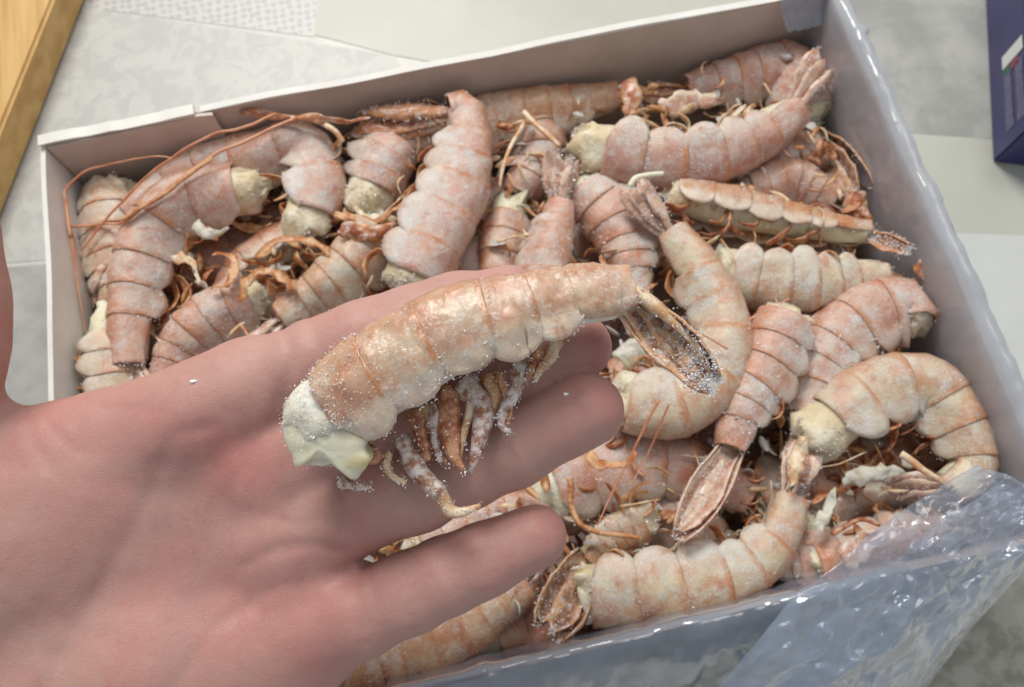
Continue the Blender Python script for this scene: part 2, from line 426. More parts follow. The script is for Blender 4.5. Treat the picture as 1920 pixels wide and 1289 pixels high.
wall_strip('left_wall', (-hx, -hy+TH+.0004), (-hx, hy-TH-.0004), .0006, BH-.0003, TH, (1, 0), M['card'], carton, .0015, 3)
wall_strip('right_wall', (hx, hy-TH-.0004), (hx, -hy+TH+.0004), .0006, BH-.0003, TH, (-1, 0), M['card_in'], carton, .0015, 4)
# glued flap inside the back wall at the left corner, turned over the rim
fl = wall_strip('corner_flap', (-hx+TH+.0006, hy-TH-.0012), (-hx+.062, hy-TH-.0012), .008, BH+.0006, .0012, (0, -1), M['card_in'], carton, .0006, 5, 14)
wall_strip('folded_rim', (-hx, hy+.0006), (-hx+.056, hy+.0006), BH+.0012, BH+.0024, .0042, (0, -1), M['card'], carton, .0004, 6, 14)
wall_strip('rim_edge', (-hx+.058, hy+.0003), (hx, hy+.0003), BH+.0009, BH+.0015, .0026, (0, -1), M['card'], carton, .0004, 7, 30)

# ------------------------------------------------------------------ shrimp
PROF_S = [0, .12, .3, .5, .65, .78, .9, 1.0, 1.1]
PROF_H = [.96, 1.0, 1.0, .93, .83, .72, .64, .56, .52]
SEGS = [(0.0, .145), (.145, .325), (.325, .50), (.50, .645), (.645, .775), (.775, 1.0)]
def prof(s): return np.interp(s, PROF_S, PROF_H)

def blade(base, F_, Nf, L, wd, cup, nt=9, nx=5, tip=.35, twist=0, curl=0):
    """a leaf-shaped tail or leg blade: base point, direction, face normal"""
    F_ = unit(F_); Nf = unit(Nf - F_*(Nf@F_)); Sd = np.cross(F_, Nf)
    t = np.linspace(0, 1, nt); x = np.linspace(-1, 1, nx)
    w = wd*.5*np.minimum(1, (.38 + 1.25*t)) * np.sqrt(np.clip(1 - np.clip((t - (1-tip)) / tip, 0, 1)**2.4, 0.012, 1))
    V = []; mid = []
    for i in range(nt):
        ang = curl*t[i]
        c = base + F_*(L*(np.sin(ang)/curl if curl else t[i])) + Nf*(L*(1-np.cos(ang))/curl if curl else 0)
        for xx in x:
            V.append(c + Sd*(w[i]*xx) - Nf*(cup*w[i]*(1 - xx*xx)))
            mid.append((1-abs(xx)) * sstep(0, .25, t[i]))
    V = np.array(V); V = V + np.stack([vnoise(V, 300, 5+q) for q in range(3)], 1)*.0007 + vnoise(V, 700, 9)[:, None]*Nf*.0003
    return V, grid_faces(nt, nx), np.array(mid)

def crystals(pts, nrm, smin, smax, seed, spike=0.0):
    """many tiny ice grains in one mesh"""
    r = np.random.default_rng(seed); n = len(pts)
    sz = smin + (smax-smin)*r.random(n)**2.5
    ax = unit(r.normal(size=(n, 3))); ay = unit(np.cross(ax, r.normal(size=(n, 3)))); az = np.cross(ax, ay)
    st = 1 + 1.2*r.random(n)
    if spike:
        ax = unit(nrm + .55*r.normal(size=(n, 3))); ay = unit(np.cross(ax, r.normal(size=(n, 3)))); az = np.cross(ax, ay); st = st*spike
    c = pts + nrm*(sz*.15*st)[:, None]
    k = [c + ax*(sz*st)[:, None], c - ax*(sz*st)[:, None], c + ay*sz[:, None], c - ay*sz[:, None]*.8, c + az*sz[:, None]*.7, c - az*sz[:, None]]
    V = np.stack(k, 1).reshape(-1, 3)
    f0 = [(0, 2, 4), (2, 1, 4), (1, 3, 4), (3, 0, 4), (2, 0, 5), (1, 2, 5), (3, 1, 5), (0, 3, 5)]
    fc = (np.arange(n)[:, None, None]*6 + np.array(f0)[None]).reshape(-1, 3)
    return V, fc

SHRIMP_N = [0]
def shrimp(pts, width_px, belly='R', roll=0., label='', fan=None, fan_face=None, fan_mat='fan', spread=12, fan_w=.26, shell='shell_a',
           legs=6, leg_len=.010, leg_mat='pleopod', flesh_len=.006, frost=1800, fine=False, z=.045, world=None, group='frozen shrimps lying in the box',
           flesh='flesh', roll_end=None, lat=.80, seed=None, pocket=False):
    SHRIMP_N[0] += 1; sd = SHRIMP_N[0]*17 if seed is None else seed
    r = np.random.default_rng(sd)
    if world is None:
        W3 = np.array([on_z(p[0], p[1], p[2] if len(p) > 2 else z) for p in pts])
        rr = width_px / F * depth_of(W3[len(W3)//2]) / 1.80 * .80
        W3[:, 0] = np.clip(W3[:, 0], -hx + .003 + rr, hx - .003 - rr); W3[:, 1] = np.clip(W3[:, 1], -hy + .003 + rr, hy - .003 - rr)
    else: W3 = np.array(world)
    nS = 160
    C, L = catmull(W3, nS); T = unit(np.gradient(C, axis=0))
    mid = C[nS//2]; ppm = F / depth_of(mid)
    Rr = width_px / ppm / 1.80
    N = unit(CAM - C)
    S = np.cross(T, N); S = unit(S) * (1 if belly == 'R' else -1)
    N = unit(N - T*np.sum(N*T, 1, keepdims=True))
    rl = np.radians(np.linspace(roll, roll if roll_end is None else roll_end, nS))[:, None]
    Vv = unit(np.cos(rl)*S - np.sin(rl)*N); Bb = np.cross(T, Vv)
    ss = np.linspace(0, 1, nS)
    def fr(s):
        s = np.asarray(s, float); sc = np.clip(s, 0, 1)
        g = lambda A: np.stack([np.interp(sc, ss, A[:, k]) for k in range(3)], -1)
        c, t, v, b = g(C), unit(g(T)), unit(g(Vv)), unit(g(Bb))
        return c + t*((s - sc)*L)[..., None], t, v, b
    loc = C[nS//2].copy(); loc[2] = C[:, 2].min() - Rr if world is None else loc[2]
    root = empty('shrimp', loc)
    tag(root, label, 'shrimp', group)
    allv = []; alln = []
    npsi = 17 if fine else 9; nq = 7 if fine else 4
    us = np.array([0, .12, .25, .4, .55, .68, .78, .86, .92, .96, 1.0])
    if fine: us = np.unique(np.r_[us, (us[1:]+us[:-1])/2, np.linspace(0, 1, 16)])
    for k, (s0, s1) in enumerate(SEGS):
        last = k == 5
        ov = .0 if last else .26*(s1-s0) * r.uniform(.8, 1.15)
        s = s0 + us*(s1 - s0 + ov)
        c, t, v, b = fr(s)
        g = 1 - .035*(1-us)**2 + (.02 if not last else 0)*us**2
        hh = Rr*prof(s)*g; ww = hh*lat
        lob = np.sqrt(np.clip(1 - (2*(us-.56)/1.02)**2, 0, 1))
        Lp = hh*(.04 + (.70 if not last else .35)*lob*(1 + .18*r.uniform(-1, 1)))
        rows = []; pig = []; lobe = []
        flare = r.uniform(.0, .16)
        psis = np.linspace(0, np.pi/2, npsi)
        for side in (-1, 1):
            pass
        cols = []
        for q in np.linspace(1, 0, nq+1)[:-1]: cols.append((-1, None, q))
        for p in psis[::-1][:-1]: cols.append((-1, p, 0))
        for p in psis: cols.append((1, p, 0))
        for q in np.linspace(0, 1, nq+1)[1:]: cols.append((1, None, q))
        for i in range(len(us)):
            for sg, p, q in cols:
                if p is not None:
                    # slightly keeled back
                    pos = c[i] - v[i]*(hh[i]*np.cos(p)) + b[i]*(sg*ww[i]*np.sin(p)**.92)
                    dd = p/(np.pi/2)
                else:
                    pos = c[i] + v[i]*(Lp[i]*q) + b[i]*(sg*ww[i]*(1 - (.30 if last else .16)*q*q + flare*q))
                    dd = 1 + q
                edge = sstep(.90 if fine else .83, .965 if fine else .95, us[i]) * (1 - sstep(1.0, 1.5, dd)) if not last else sstep(.93, 1, us[i])*.5
                ridge = max((1-sstep(.03, .13, dd)) * (.8 if k >= 2 else .35), .45*(1-sstep(.1, .55, dd)))
                rows.append(pos); pig.append(max(edge, ridge)); lobe.append(sstep(.9, 1.5, dd)*(0 if last else 1))
        V = np.array(rows); nc = len(cols)
        G = V.reshape(len(us), nc, 3)
        nrm = unit(np.cross(np.gradient(G, axis=0), np.gradient(G, axis=1))).reshape(-1, 3)
        cc = np.repeat(c, nc, 0); flip = np.sum(nrm*(V-cc), 1) < 0; nrm[flip] *= -1
        V = V + nrm*(vnoise(V, 95, sd)*.0006 + vnoise(V, 260, sd+4)*.0005 + vnoise(V, 620, sd+1)*.00022)[:, None]
        if fine: V = V + nrm*(vnoise(V, 1100, sd+2)*.00016)[:, None]
        m = M[shell]
        o = mk('segment', V, grid_faces(len(us), nc), m, root, {'pig': pig, 'lobe': lobe}, True, .0005)
        allv.append(V); alln.append(nrm)
    # flesh inside, cut end showing
    sf = np.r_[-flesh_len/L*np.array([1, .97, .88, .72, .5, .25]), np.linspace(0, .97, 16)]
    e = np.r_[1, .97, .88, .72, .5, .25, np.zeros(16)]
    c, t, v, b = fr(sf); na = 44 if fine else 32
    a = np.linspace(0, 2*np.pi, na, endpoint=False); rows = []
    for i in range(len(sf)):
        hh = Rr*prof(max(sf[i], 0))*(.99 if fine and sf[i] < 0 else .90)*math.sqrt(max(0, 1 - e[i]**(3.4 if fine else 2.6))); ww = hh*lat
        ca, sa = np.cos(a), np.sin(a)
        # lower half flatter
        hv = np.where(ca > 0, hh*.72, hh)
        rows.append(c[i] + v[i]*(ca*hv)[:, None] + b[i]*(sa*ww)[:, None])
    V = np.vstack(rows); ee = np.repeat(e, na)
    V = V + (np.stack([vnoise(V, 230, sd+7+q) for q in range(3)], 1))*(.0006 + (.0020 if fine else .0034)*ee)[:, None]
    if not fine: V = V + np.stack([vnoise(V, 520, sd+17+q) for q in range(3)], 1)*(.0002 + .0016*ee)[:, None]
    fc = grid_faces(len(sf), na, True) + [tuple(range(na))[::-1], tuple(range((len(sf)-1)*na, len(sf)*na))]
    mk('flesh', V, fc, M[flesh], root)
    if flesh_len > .004: allv.append(V[:na*6]); alln.append(unit(V[:na*6] - c[6]))
    # swimming legs under the belly
    for j in range(legs + (3 if legs > 2 and not fine else 0)):
        k = j % 5; sg = 1 if j < 5 else -1
        sg = sg if r.random() < .8 else -sg
        s0 = (SEGS[k][0]+SEGS[k][1])/2 + r.uniform(-.01, .03)
        c0, t0, v0, b0 = [q[0] for q in fr(np.array([s0]))]
        hh = Rr*prof(s0); nb = np.sum(b0*N[nS//2]); toward = 1 if nb > 0 else -1
        base = c0 + v0*hh*.45 + b0*(toward*sg*hh*lat*.55)
        al = r.uniform(-.5, .7)
        d = unit(v0*math.cos(al) + t0*math.sin(al) + b0*r.uniform(-.25, .25))
        Ln = leg_len*r.uniform(.75, 1.25)
        V, fc, md = blade(base, d, unit(t0*r.choice([-1, 1]) + b0*toward*r.uniform(-.5, .9)), (Ln + hh*.25)*1.25, .0034*r.uniform(.5, 1.25), r.uniform(.2, .7), 13, 5, .6, curl=r.uniform(1.0, 3.4))
        mk('pleopod', V, fc, M[leg_mat], root, {'mid': md}, True, .0004)
    # tail fan
    if fan is not None:
        E = C[-1] - T[-1]*.001
        tip = np.array(fan if world is not None else on_z(fan[0], fan[1], fan[2] if len(fan) > 2 else z))
        if world is None: tip[0] = np.clip(tip[0], -hx+.006, hx-.006); tip[1] = np.clip(tip[1], -hy+.006, hy-.006)
        Fd = tip - E; FL = np.linalg.norm(Fd); Fd /= FL
        Nf = -Vv[-1] if fan_face is None else (unit(CAM-E) if fan_face == 'cam' else (-unit(CAM-E) if fan_face == 'back' else -Vv[-1]*math.cos(fan_face)+unit(CAM-E)*math.sin(fan_face)))
        Nf = unit(Nf - Fd*(Nf@Fd)); Sd = np.cross(Fd, Nf)
        fm = M[fan_mat]
        V, fc, md = blade(E + Nf*(.0018 if not pocket else -.003), Fd + Nf*.05, Nf, FL*.84, FL*.23, -.5, 12 if fine else 9, 5, .85)
        mk('telson', V, fc, fm, root, {'mid': md*.4}, True, .0009); allv.append(V); alln.append(np.repeat(Nf[None], len(V), 0))
        for i, (sg, kk, ln, wd, dn) in enumerate(((-1, .45, .93, 1.0, .0004), (1, .45, .93, 1.0, .0004), (-1, 1., 1., 1.1, -.0012), (1, 1., 1., 1.1, -.0012))):
            an = math.radians(spread*kk + r.uniform(-3, 3))*sg
            D = Fd*math.cos(an) + Sd*math.sin(an)
            ta = (.9*kk if pocket else -.35*kk)
            tilt = Nf*math.cos(ta) - Sd*(sg*math.sin(ta))
            V, fc, md = blade(E + Nf*(dn if not pocket else .0006*kk) + Sd*(sg*FL*(.05 if not pocket else .07)*kk), D, tilt, FL*ln, FL*fan_w*wd*(1.1 if pocket else 1.4), .5 if pocket else -.25, 12 if fine else 9, 7, .5, curl=.25 if pocket else -.12)
            mk('uropod', V, fc, fm, root, {'mid': md}, True, .0006); allv.append(V); alln.append(np.repeat(Nf[None], len(V), 0))
    # frost grains
    AV = np.vstack(allv); AN = np.vstack(alln)
    if frost:
        toC = np.sum(AN*unit(CAM-AV), 1)
        fanw = np.ones(len(AV)); nseg = sum(len(a) for a in allv[:6])
        fanw[nseg:] = 7. if fine else 2.5
        w = fanw*np.clip(.25 + toC, .03, None) * np.clip(.55 + vnoise(AV, 130, sd+3), .05, None)
        idx = r.choice(len(AV), frost, p=w/w.sum())
        jit = r.normal(size=(frost, 3))*(.0006 if fine else .0009); jit -= AN[idx]*np.sum(jit*AN[idx], 1, keepdims=True)
        V, fc = crystals(AV[idx]+jit, AN[idx], .00005 if fine else .00009, .00026 if fine else .00036, sd, 1.7 if shell == 'shell_a' else 0)
        tag(mk('frost', V, fc, M['ice'], root, None, False), kind='stuff')
    return root, dict(C=C, T=T, V=Vv, B=Bb, R=Rr, fr=fr, AV=AV, AN=AN, L=L)

SH = [
 # path from the cut end to the tail, width in photo pixels, then how it lies
 dict(pts=[(452,365),(352,385),(292,440),(262,530),(250,620),(250,690)], width_px=112, belly='L', roll=25, z=.052, fan=(262,790), shell='shell_a', legs=8, leg_len=.012, flesh_len=.010,
      label='frosted pink shrimp bent along the left wall, yellowish cut end beside curled legs'),
 dict(pts=[(573,405),(588,340),(560,268),(485,255),(405,290),(335,345),(245,412)], width_px=104, belly='L', roll=15, z=.050, fan=(160,585), shell='shell_a', legs=5, fan_mat='fan', spread=14, flesh_len=.011,
      label='long arched shrimp with red feelers over its back and straw-coloured tail fan'),
 dict(pts=[(225,330),(165,400),(142,500),(160,610)], width_px=112, belly='R', roll=60, z=.046, shell='shell_c', legs=0, fan=(200,700), label='pale shrimp deep in the corner under the straw-coloured tail fan, against the left wall'),
 dict(pts=[(160,640),(175,720),(200,800),(240,860)], width_px=100, belly='R', roll=20, z=.050, shell='shell_c', legs=4, flesh_len=.014, flesh='flesh_h', fan=(320,930), label='shrimp by the left wall whose white meat end sticks up next to the hand'),
 dict(pts=[(480,568),(405,600),(345,655),(310,730)], width_px=108, belly='L', roll=35, z=.046, shell='shell_a', legs=8, leg_len=.010, fan=(300,850), label='heavily frosted shrimp partly under the index finger edge, brown legs curled at its side'),
 dict(pts=[(590,455),(520,470),(455,520),(420,590)], width_px=96, belly='L', roll=-50, z=.040, shell='shell_b', legs=10, leg_len=.013, flesh_len=.003, fan=(380,690), label='shrimp lying belly up with ring-shaped orange swimming legs'),
 dict(pts=[(705,440),(668,500),(600,555),(530,600)], width_px=112, belly='L', roll=40, z=.050, shell='shell_c', legs=5, flesh_len=.007, fan=(430,680), label='stubby frosted shrimp touching the upper edge of the index finger'),
 dict(pts=[(688,360),(708,315),(738,245),(770,190),(800,140)], width_px=112, belly='L', roll=30, z=.046, shell='shell_a', legs=3, flesh_len=.011, fan=(840,90), label='frosted shrimp with round white meat end, between two longer shrimps'),
 dict(pts=[(765,525),(805,440),(848,360),(868,280),(868,215),(832,155)], width_px=128, belly='L', roll=25, z=.057, shell='shell_a', legs=6, fan=(650,193,.056), fan_mat='fan_orange', fan_face=.5, spread=7, fan_w=.18, label='big pale pink shrimp with scalloped edge and orange tail fan reaching towards the back wall'),
 dict(pts=[(860,165),(955,128),(1060,130),(1155,178)], width_px=98, belly='R', roll=10, z=.043, shell='shell_e', legs=4, fan=(1215,200,.040), fan_mat='fan_orange', spread=16, fan_w=.3, label='shrimp arched against the back wall with two orange seams across its back'),
 dict(pts=[(1540,215),(1520,140),(1440,112),(1350,140),(1285,172)], width_px=108, belly='L', roll=15, z=.040, shell='shell_d', legs=8, leg_len=.009, leg_mat='leg_pale', flesh_len=.005, fan=(1200,168,.040), fan_mat='fan_orange', label='rosy shrimp curled in the back right corner with pale crumbly legs'),
 dict(pts=[(1135,278),(1220,292),(1320,287),(1410,255),(1490,203)], width_px=124, belly='L', roll=12, z=.054, shell='shell_d', legs=6, leg_len=.007, leg_mat='leg_pale', flesh_len=.013, fan=(1580,112,.062), fan_face=.9, spread=16, fan_w=.27, label='plump salmon shrimp with greenish ragged cut end and splayed tail touching the right wall'),
 dict(pts=[(1430,300),(1490,290),(1540,262),(1572,235)], width_px=96, belly='R', roll=-20, z=.036, shell='shell_b', legs=3, leg_mat='pleopod_brown', fan=(1640,372,.044), fan_face='cam', pocket=True, fan_mat='fan_brown', spread=9, fan_w=.24, label='hidden shrimp whose dark brown hollow tail fan points along the right wall'),
 dict(pts=[(1395,372),(1480,352),(1560,385)], width_px=112, belly='R', roll=40, z=.036, shell='shell_a', legs=2, fan=(1645,425,.038), fan_mat='fan_orange', spread=8, label='frosted shrimp with bright orange tail tucked under the plump salmon shrimp'),
 dict(pts=[(1265,372),(1390,398),(1520,425),(1630,440)], width_px=84, belly='R', roll=-45, z=.053, shell='shell_e', legs=10, leg_len=.008, leg_mat='pleopod_brown', flesh_len=.005, fan=(1762,462,.060), fan_face='cam', pocket=True, fan_mat='fan_orange', spread=4, fan_w=.14, label='slender shrimp lying belly forward with brown underside and narrow red tail at the right wall'),
 dict(pts=[(1360,508),(1450,524),(1540,526),(1640,514),(1720,498)], width_px=116, belly='L', roll=18, z=.050, shell='shell_c', legs=3, leg_len=.006, fan=(1795,575,.046), fan_mat='fan_orange', fan_face=.6, spread=12, label='straight cream shrimp with blunt end and one dark orange seam, beside the slender belly-forward one'),
 dict(pts=[(1175,742),(1262,752),(1335,692),(1346,605),(1308,515),(1258,440)], width_px=122, belly='L', roll=28, z=.058, shell='shell_c', legs=4, flesh_len=.006, fan=(1190,335,.066), fan_face=.7, spread=10, fan_w=.2, label='strongly curved shrimp whose bend passes behind the held shrimp tail'),
 dict(pts=[(1105,355),(1150,405),(1182,470),(1200,560)], width_px=116, belly='L', roll=35, z=.046, shell='shell_a', legs=4, fan=(1190,640), label='heavily frosted shrimp whose tail runs under the held shrimp'),
 dict(pts=[(1010,545),(1022,485),(1036,430),(1048,385)], width_px=96, belly='L', roll=55, z=.054, shell='shell_a', legs=2, fan=(1065,285,.060), fan_face=.9, spread=17, fan_w=.22, label='shrimp with a split pale tail fan pointing to the back wall, above the index fingertip'),
 dict(pts=[(957,408),(945,465),(935,540),(930,620)], width_px=84, belly='L', roll=30, z=.043, shell='shell_b', legs=2, flesh_len=.009, flesh='flesh_h', fan=(930,700), label='small shrimp with a fuzzy white meat end sunk between frosted ones'),
 dict(pts=[(920,185),(985,230),(1005,300),(965,370)], width_px=118, belly='R', roll=50, z=.037, shell='shell_a', legs=0, fan=(900,430), label='frosted shrimp below the crossed pale leg pieces'),
 dict(pts=[(1775,588),(1690,585),(1600,618),(1535,695),(1512,785)], width_px=124, belly='L', roll=22, z=.049, shell='shell_a', legs=6, leg_len=.007, flesh_len=.004, fan=(1470,905,.052), fan_face=.6, spread=10, label='mottled pink shrimp bending from the right wall down past the big curled one'),
 dict(pts=[(1560,800),(1632,748),(1725,728),(1800,785),(1822,870),(1765,915)], width_px=122, belly='R', roll=12, z=.053, shell='shell_c', legs=7, leg_len=.008, leg_mat='pleopod_brown', flesh_len=.014, fan=(1660,920,.050), fan_mat='fan', spread=8, label='big shrimp curled into a ring with yellowish shredded meat, beside the plastic film'),
 dict(pts=[(1475,605),(1442,690),(1398,760),(1372,845)], width_px=112, belly='L', roll=42, z=.058, shell='shell_a', legs=5, leg_len=.006, fan=(1268,1015,.062), fan_face='cam', pocket=True, spread=6, fan_w=.19, fan_mat='fan', label='shrimp lying back up with a long hollow tail fan over the lowest row'),
 dict(pts=[(1045,925),(1130,893),(1225,878),(1315,895),(1400,945)], width_px=136, belly='R', roll=15, z=.041, shell='shell_d', legs=9, leg_len=.009, leg_mat='pleopod_brown', flesh_len=.010, flesh='flesh_h', fan=(1460,1010), label='wide shrimp with white meat end by the ring fingertip and dark brown legs below'),
 dict(pts=[(1105,1105),(1200,1098),(1300,1088),(1390,1058),(1450,1000),(1478,930)], width_px=126, belly='L', roll=14, z=.053, shell='shell_c', legs=4, leg_len=.005, flesh_len=.004, fan=(1490,850,.050), fan_mat='fan', label='cream shrimp with yellow back and rounded white scallops along the front wall'),
 dict(pts=[(1200,975),(1145,1000),(1098,1048)], width_px=84, belly='R', roll=-10, z=.048, shell='shell_e', legs=2, fan=(1015,1195,.060), fan_face='cam', pocket=True, fan_mat='fan_brown', spread=9, fan_w=.27, label='shrimp showing a dark hollow tail fan below the little fingertip'),
 dict(pts=[(715,1252),(790,1218),(880,1165),(985,1090)], width_px=116, belly='L', roll=22, z=.048, shell='shell_e', legs=3, leg_len=.005, flesh_len=.005, fan=(1060,1010), label='cream banded shrimp lying under the little finger'),
 dict(pts=[(725,1265),(672,1285),(610,1320),(540,1350)], width_px=104, belly='R', roll=40, z=.050, shell='shell_e', legs=2, flesh_len=.004, fan=(470,1380), label='reddish shrimp end peeking out beside the heel of the hand'),
 dict(pts=[(940,1215),(1045,1196),(1140,1172),(1240,1150)], width_px=98, belly='L', roll=45, z=.034, shell='shell_b', legs=0, flesh_len=.012, flesh='flesh_h', fan=(1330,1140), label='shrimp buried along the front wall with a smooth pale meat end'),
 dict(pts=[(1512,1000),(1520,1060),(1500,1110),(1450,1135)], width_px=92, belly='L', roll=25, z=.043, shell='shell_a', legs=3, leg_len=.006, flesh_len=.008, flesh='flesh_h', fan=(1400,1150), label='small shrimp with shiny white meat end between the cream shrimp and the plastic film'),
 dict(pts=[(1535,1085),(1600,1035),(1680,1000),(1760,985)], width_px=88, belly='L', roll=30, z=.046, shell='shell_b', legs=4, flesh_len=.003, fan=(1840,985), label='orange-pink shrimp half under the crumpled plastic film'),
 dict(pts=[(1540,955),(1625,925),(1710,935),(1790,960)], width_px=92, belly='L', roll=-40, z=.038, shell='shell_b', legs=10, leg_len=.010, leg_mat='pleopod_brown', flesh_len=.004, fan=(1860,990), label='shrimp showing a tangle of brown legs next to the plastic film'),
 dict(pts=[(800,1030),(875,990),(960,960),(1030,950)], width_px=92, belly='R', roll=25, z=.043, shell='shell_a', legs=3, fan=(1110,950), label='shrimp seen through the gap between ring finger and little finger'),
 dict(pts=[(1385,612),(1470,598),(1560,570)], width_px=84, belly='R', roll=40, z=.033, shell='shell_b', legs=0, fan=(1650,560), label='dark reddish shrimp deep under the straight cream shrimp'),
 dict(pts=[(640,700),(560,800),(520,900),(560,990)], width_px=112, belly='R', roll=30, z=.043, shell='shell_a', legs=4, fan=(640,1080), label='shrimp lying in the box beneath the palm'),
 dict(pts=[(1060,620),(980,700),(900,760),(830,850)], width_px=112, belly='L', roll=30, z=.043, shell='shell_b', legs=4, fan=(770,950), label='shrimp lying in the box beneath the middle finger'),
]
for d in SH: shrimp(**d)

# lower layers of the pile, seen in the gaps
def copy_thing(root, loc, rot, label=None):
    c = root.copy(); COL.objects.link(c); c.location = loc; c.rotation_euler = rot
    if label: c['label'] = label
    for ch in root.children:
        k = ch.copy(); COL.objects.link(k); k.parent = c
    return c
def flat_shrimp(arc, roll, shell, seed):
    w = [np.array([math.sin(a)/arc*.030 if arc else a*.03, (1-math.cos(a))/arc*.030 if arc else 0, .0]) for a in np.linspace(-1.2*arc, 1.2*arc, 5)] if arc else [np.array([x, 0, 0]) for x in np.linspace(-.036, .036, 5)]
    w = np.array(w); c = on_z(960, 700, 0); w = w + np.array([c[0], c[1], .0])
    end = w[-1] + unit(w[-1]-w[-2])*.018
    root, info = shrimp(None, 118*F/F, 'L', roll, 'frozen shrimp in the lower layer, nearly covered by the shrimps above', fan=end, shell=shell, legs=4, frost=250, world=w, group='buried shrimps in the lower layers', leg_mat='pleopod_brown', seed=seed)
    return root
protos = [flat_shrimp(1.0, 30, 'shell_b', 901), flat_shrimp(.7, 55, 'shell_a', 902), flat_shrimp(.0, 35, 'shell_b', 903)]
BURIED = {
 1: 'buried shrimp in the dark gap between the little fingertip and the dark hollow tail fan', 2: 'buried rosy shrimp behind the long hollow pale tail fan', 5: 'buried shrimp in the dark gap beside the shrimp lying back up',
 10: 'buried shrimp behind the joint of the held shrimp tail', 11: 'buried shrimp between the straight cream shrimp and the slender one, mostly hidden', 12: 'buried shrimp right of the bent pink shrimp tail, near the palm edge',
 14: 'buried shrimp below the split pale tail fan and the frosted shrimp', 15: 'buried shrimp below the white meat end of the long arched shrimp', 16: 'buried shrimp beneath the bent pale leg piece',
 19: 'buried shrimp below the dark brown legs of the wide shrimp', 20: 'buried shrimp filling the hollow inside the ring-curled shrimp', 23: 'buried shrimp behind the middle fingertip', 24: 'buried shrimp under the stubby frosted shrimp by the index finger', 25: 'buried shrimp in the gap above the raised back of the held shrimp',
 26: 'buried shrimp under the brown belly of the slender shrimp', 27: 'buried reddish shrimp under the curled orange legs inside the bent pink shrimp', 28: 'buried shrimp along the smooth side of the big pale pink shrimp'}
rr = random.Random(4); slots = []
for iy, yy in enumerate(np.linspace(-.072, .072, 6)):
    for xx in np.linspace(-.095, .095, 3): slots.append((xx + (.02 if iy % 2 else -.02), yy, .0165))
for iy, yy in enumerate(np.linspace(-.066, .066, 4)):
    for xx in np.linspace(-.09, .09, 3): slots.append((xx + (-.02 if iy % 2 else .02), yy, .031 if yy < .03 else .027))
for i, (xx, yy, zz) in enumerate(slots):
    loc = (xx + rr.uniform(-.006, .006), yy + rr.uniform(-.005, .005), zz); rot = (0, 0, rr.uniform(-.35, .35) + rr.choice([0, math.pi]))
    if i in (4, 7, 8, 13, 17, 18, 29): continue
    if i < 3: protos[i].location = loc; protos[i].rotation_euler = rot
    else: copy_thing(protos[i % 3], loc, rot)
    ob = [o for o in COL.objects if o.name.startswith('shrimp') and o.parent is None and (o.location - Vector(loc)).length < 1e-6][0]
    ob['label'] = BURIED.get(i, 'frozen shrimp in the lower layer, hidden underneath the open hand')

# ------------------------------------------------------------------ the hand (distance field in camera axes, meshed)
def cpt(px, py, d): return np.array([(px-CX)/F*d, (py-CY)/F*d, d])
PX = .178 / F                                       # metres per photo pixel at the hand
def cone(p, a, b, ra, rb):
    ba = b-a; t = np.clip(((p-a) @ ba) / (ba@ba), 0, 1)
    return np.linalg.norm(p - a - t[..., None]*ba, axis=-1) - (ra + (rb-ra)*t)
def smin(a, b, k):
    h = np.clip(.5 + .5*(b-a)/k, 0, 1); return b + (a-b)*h - k*h*(1-h)
def ellip(p, c, rad, ang=0.):
    q = p - c; ca, sa = math.cos(ang), math.sin(ang)
    x = q[..., 0]*ca + q[..., 1]*sa; y = -q[..., 0]*sa + q[..., 1]*ca
    q = np.stack([x, y, q[..., 2]], -1); k0 = np.linalg.norm(q/rad, axis=-1); k1 = np.linalg.norm(q/(np.array(rad)**2), axis=-1) + 1e-9
    return k0*(k0-1)/k1
def chain(p, J, k=.0025):
    d = None
    for (a, ra), (b, rb) in zip(J[:-1], J[1:]):
        c = cone(p, a, b, ra*PX, rb*PX); d = c if d is None else smin(d, c, k)
    return d
def J(*a): return [(cpt(x, y, d), r) for x, y, d, r in a]
INDEX = J((470,735,.187,90), (580,688,.184,84), (690,640,.1815,80), (775,612,.1815,76), (858,586,.1815,74), (955,562,.182,64))
MIDDLE = J((500,880,.188,90), (640,825,.186,84), (790,762,.183,80), (880,728,.182,76), (965,697,.181,74), (1085,652,.1805,64))
RING = J((520,1012,.188,90), (650,965,.185,86), (780,915,.180,82), (870,875,.178,78), (960,836,.1765,77), (1098,768,.175,70))
LITTLE = J((560,1182,.187,92), (672,1151,.184,84), (775,1108,.181,75), (840,1079,.1795,71), (905,1051,.1785,68), (1003,1006,.178,60))
THUMB = J((-60,1010,.190,150), (-128,800,.183,110), (-106,640,.178,98), (-96,560,.1765,90), (-84,430,.176,72))
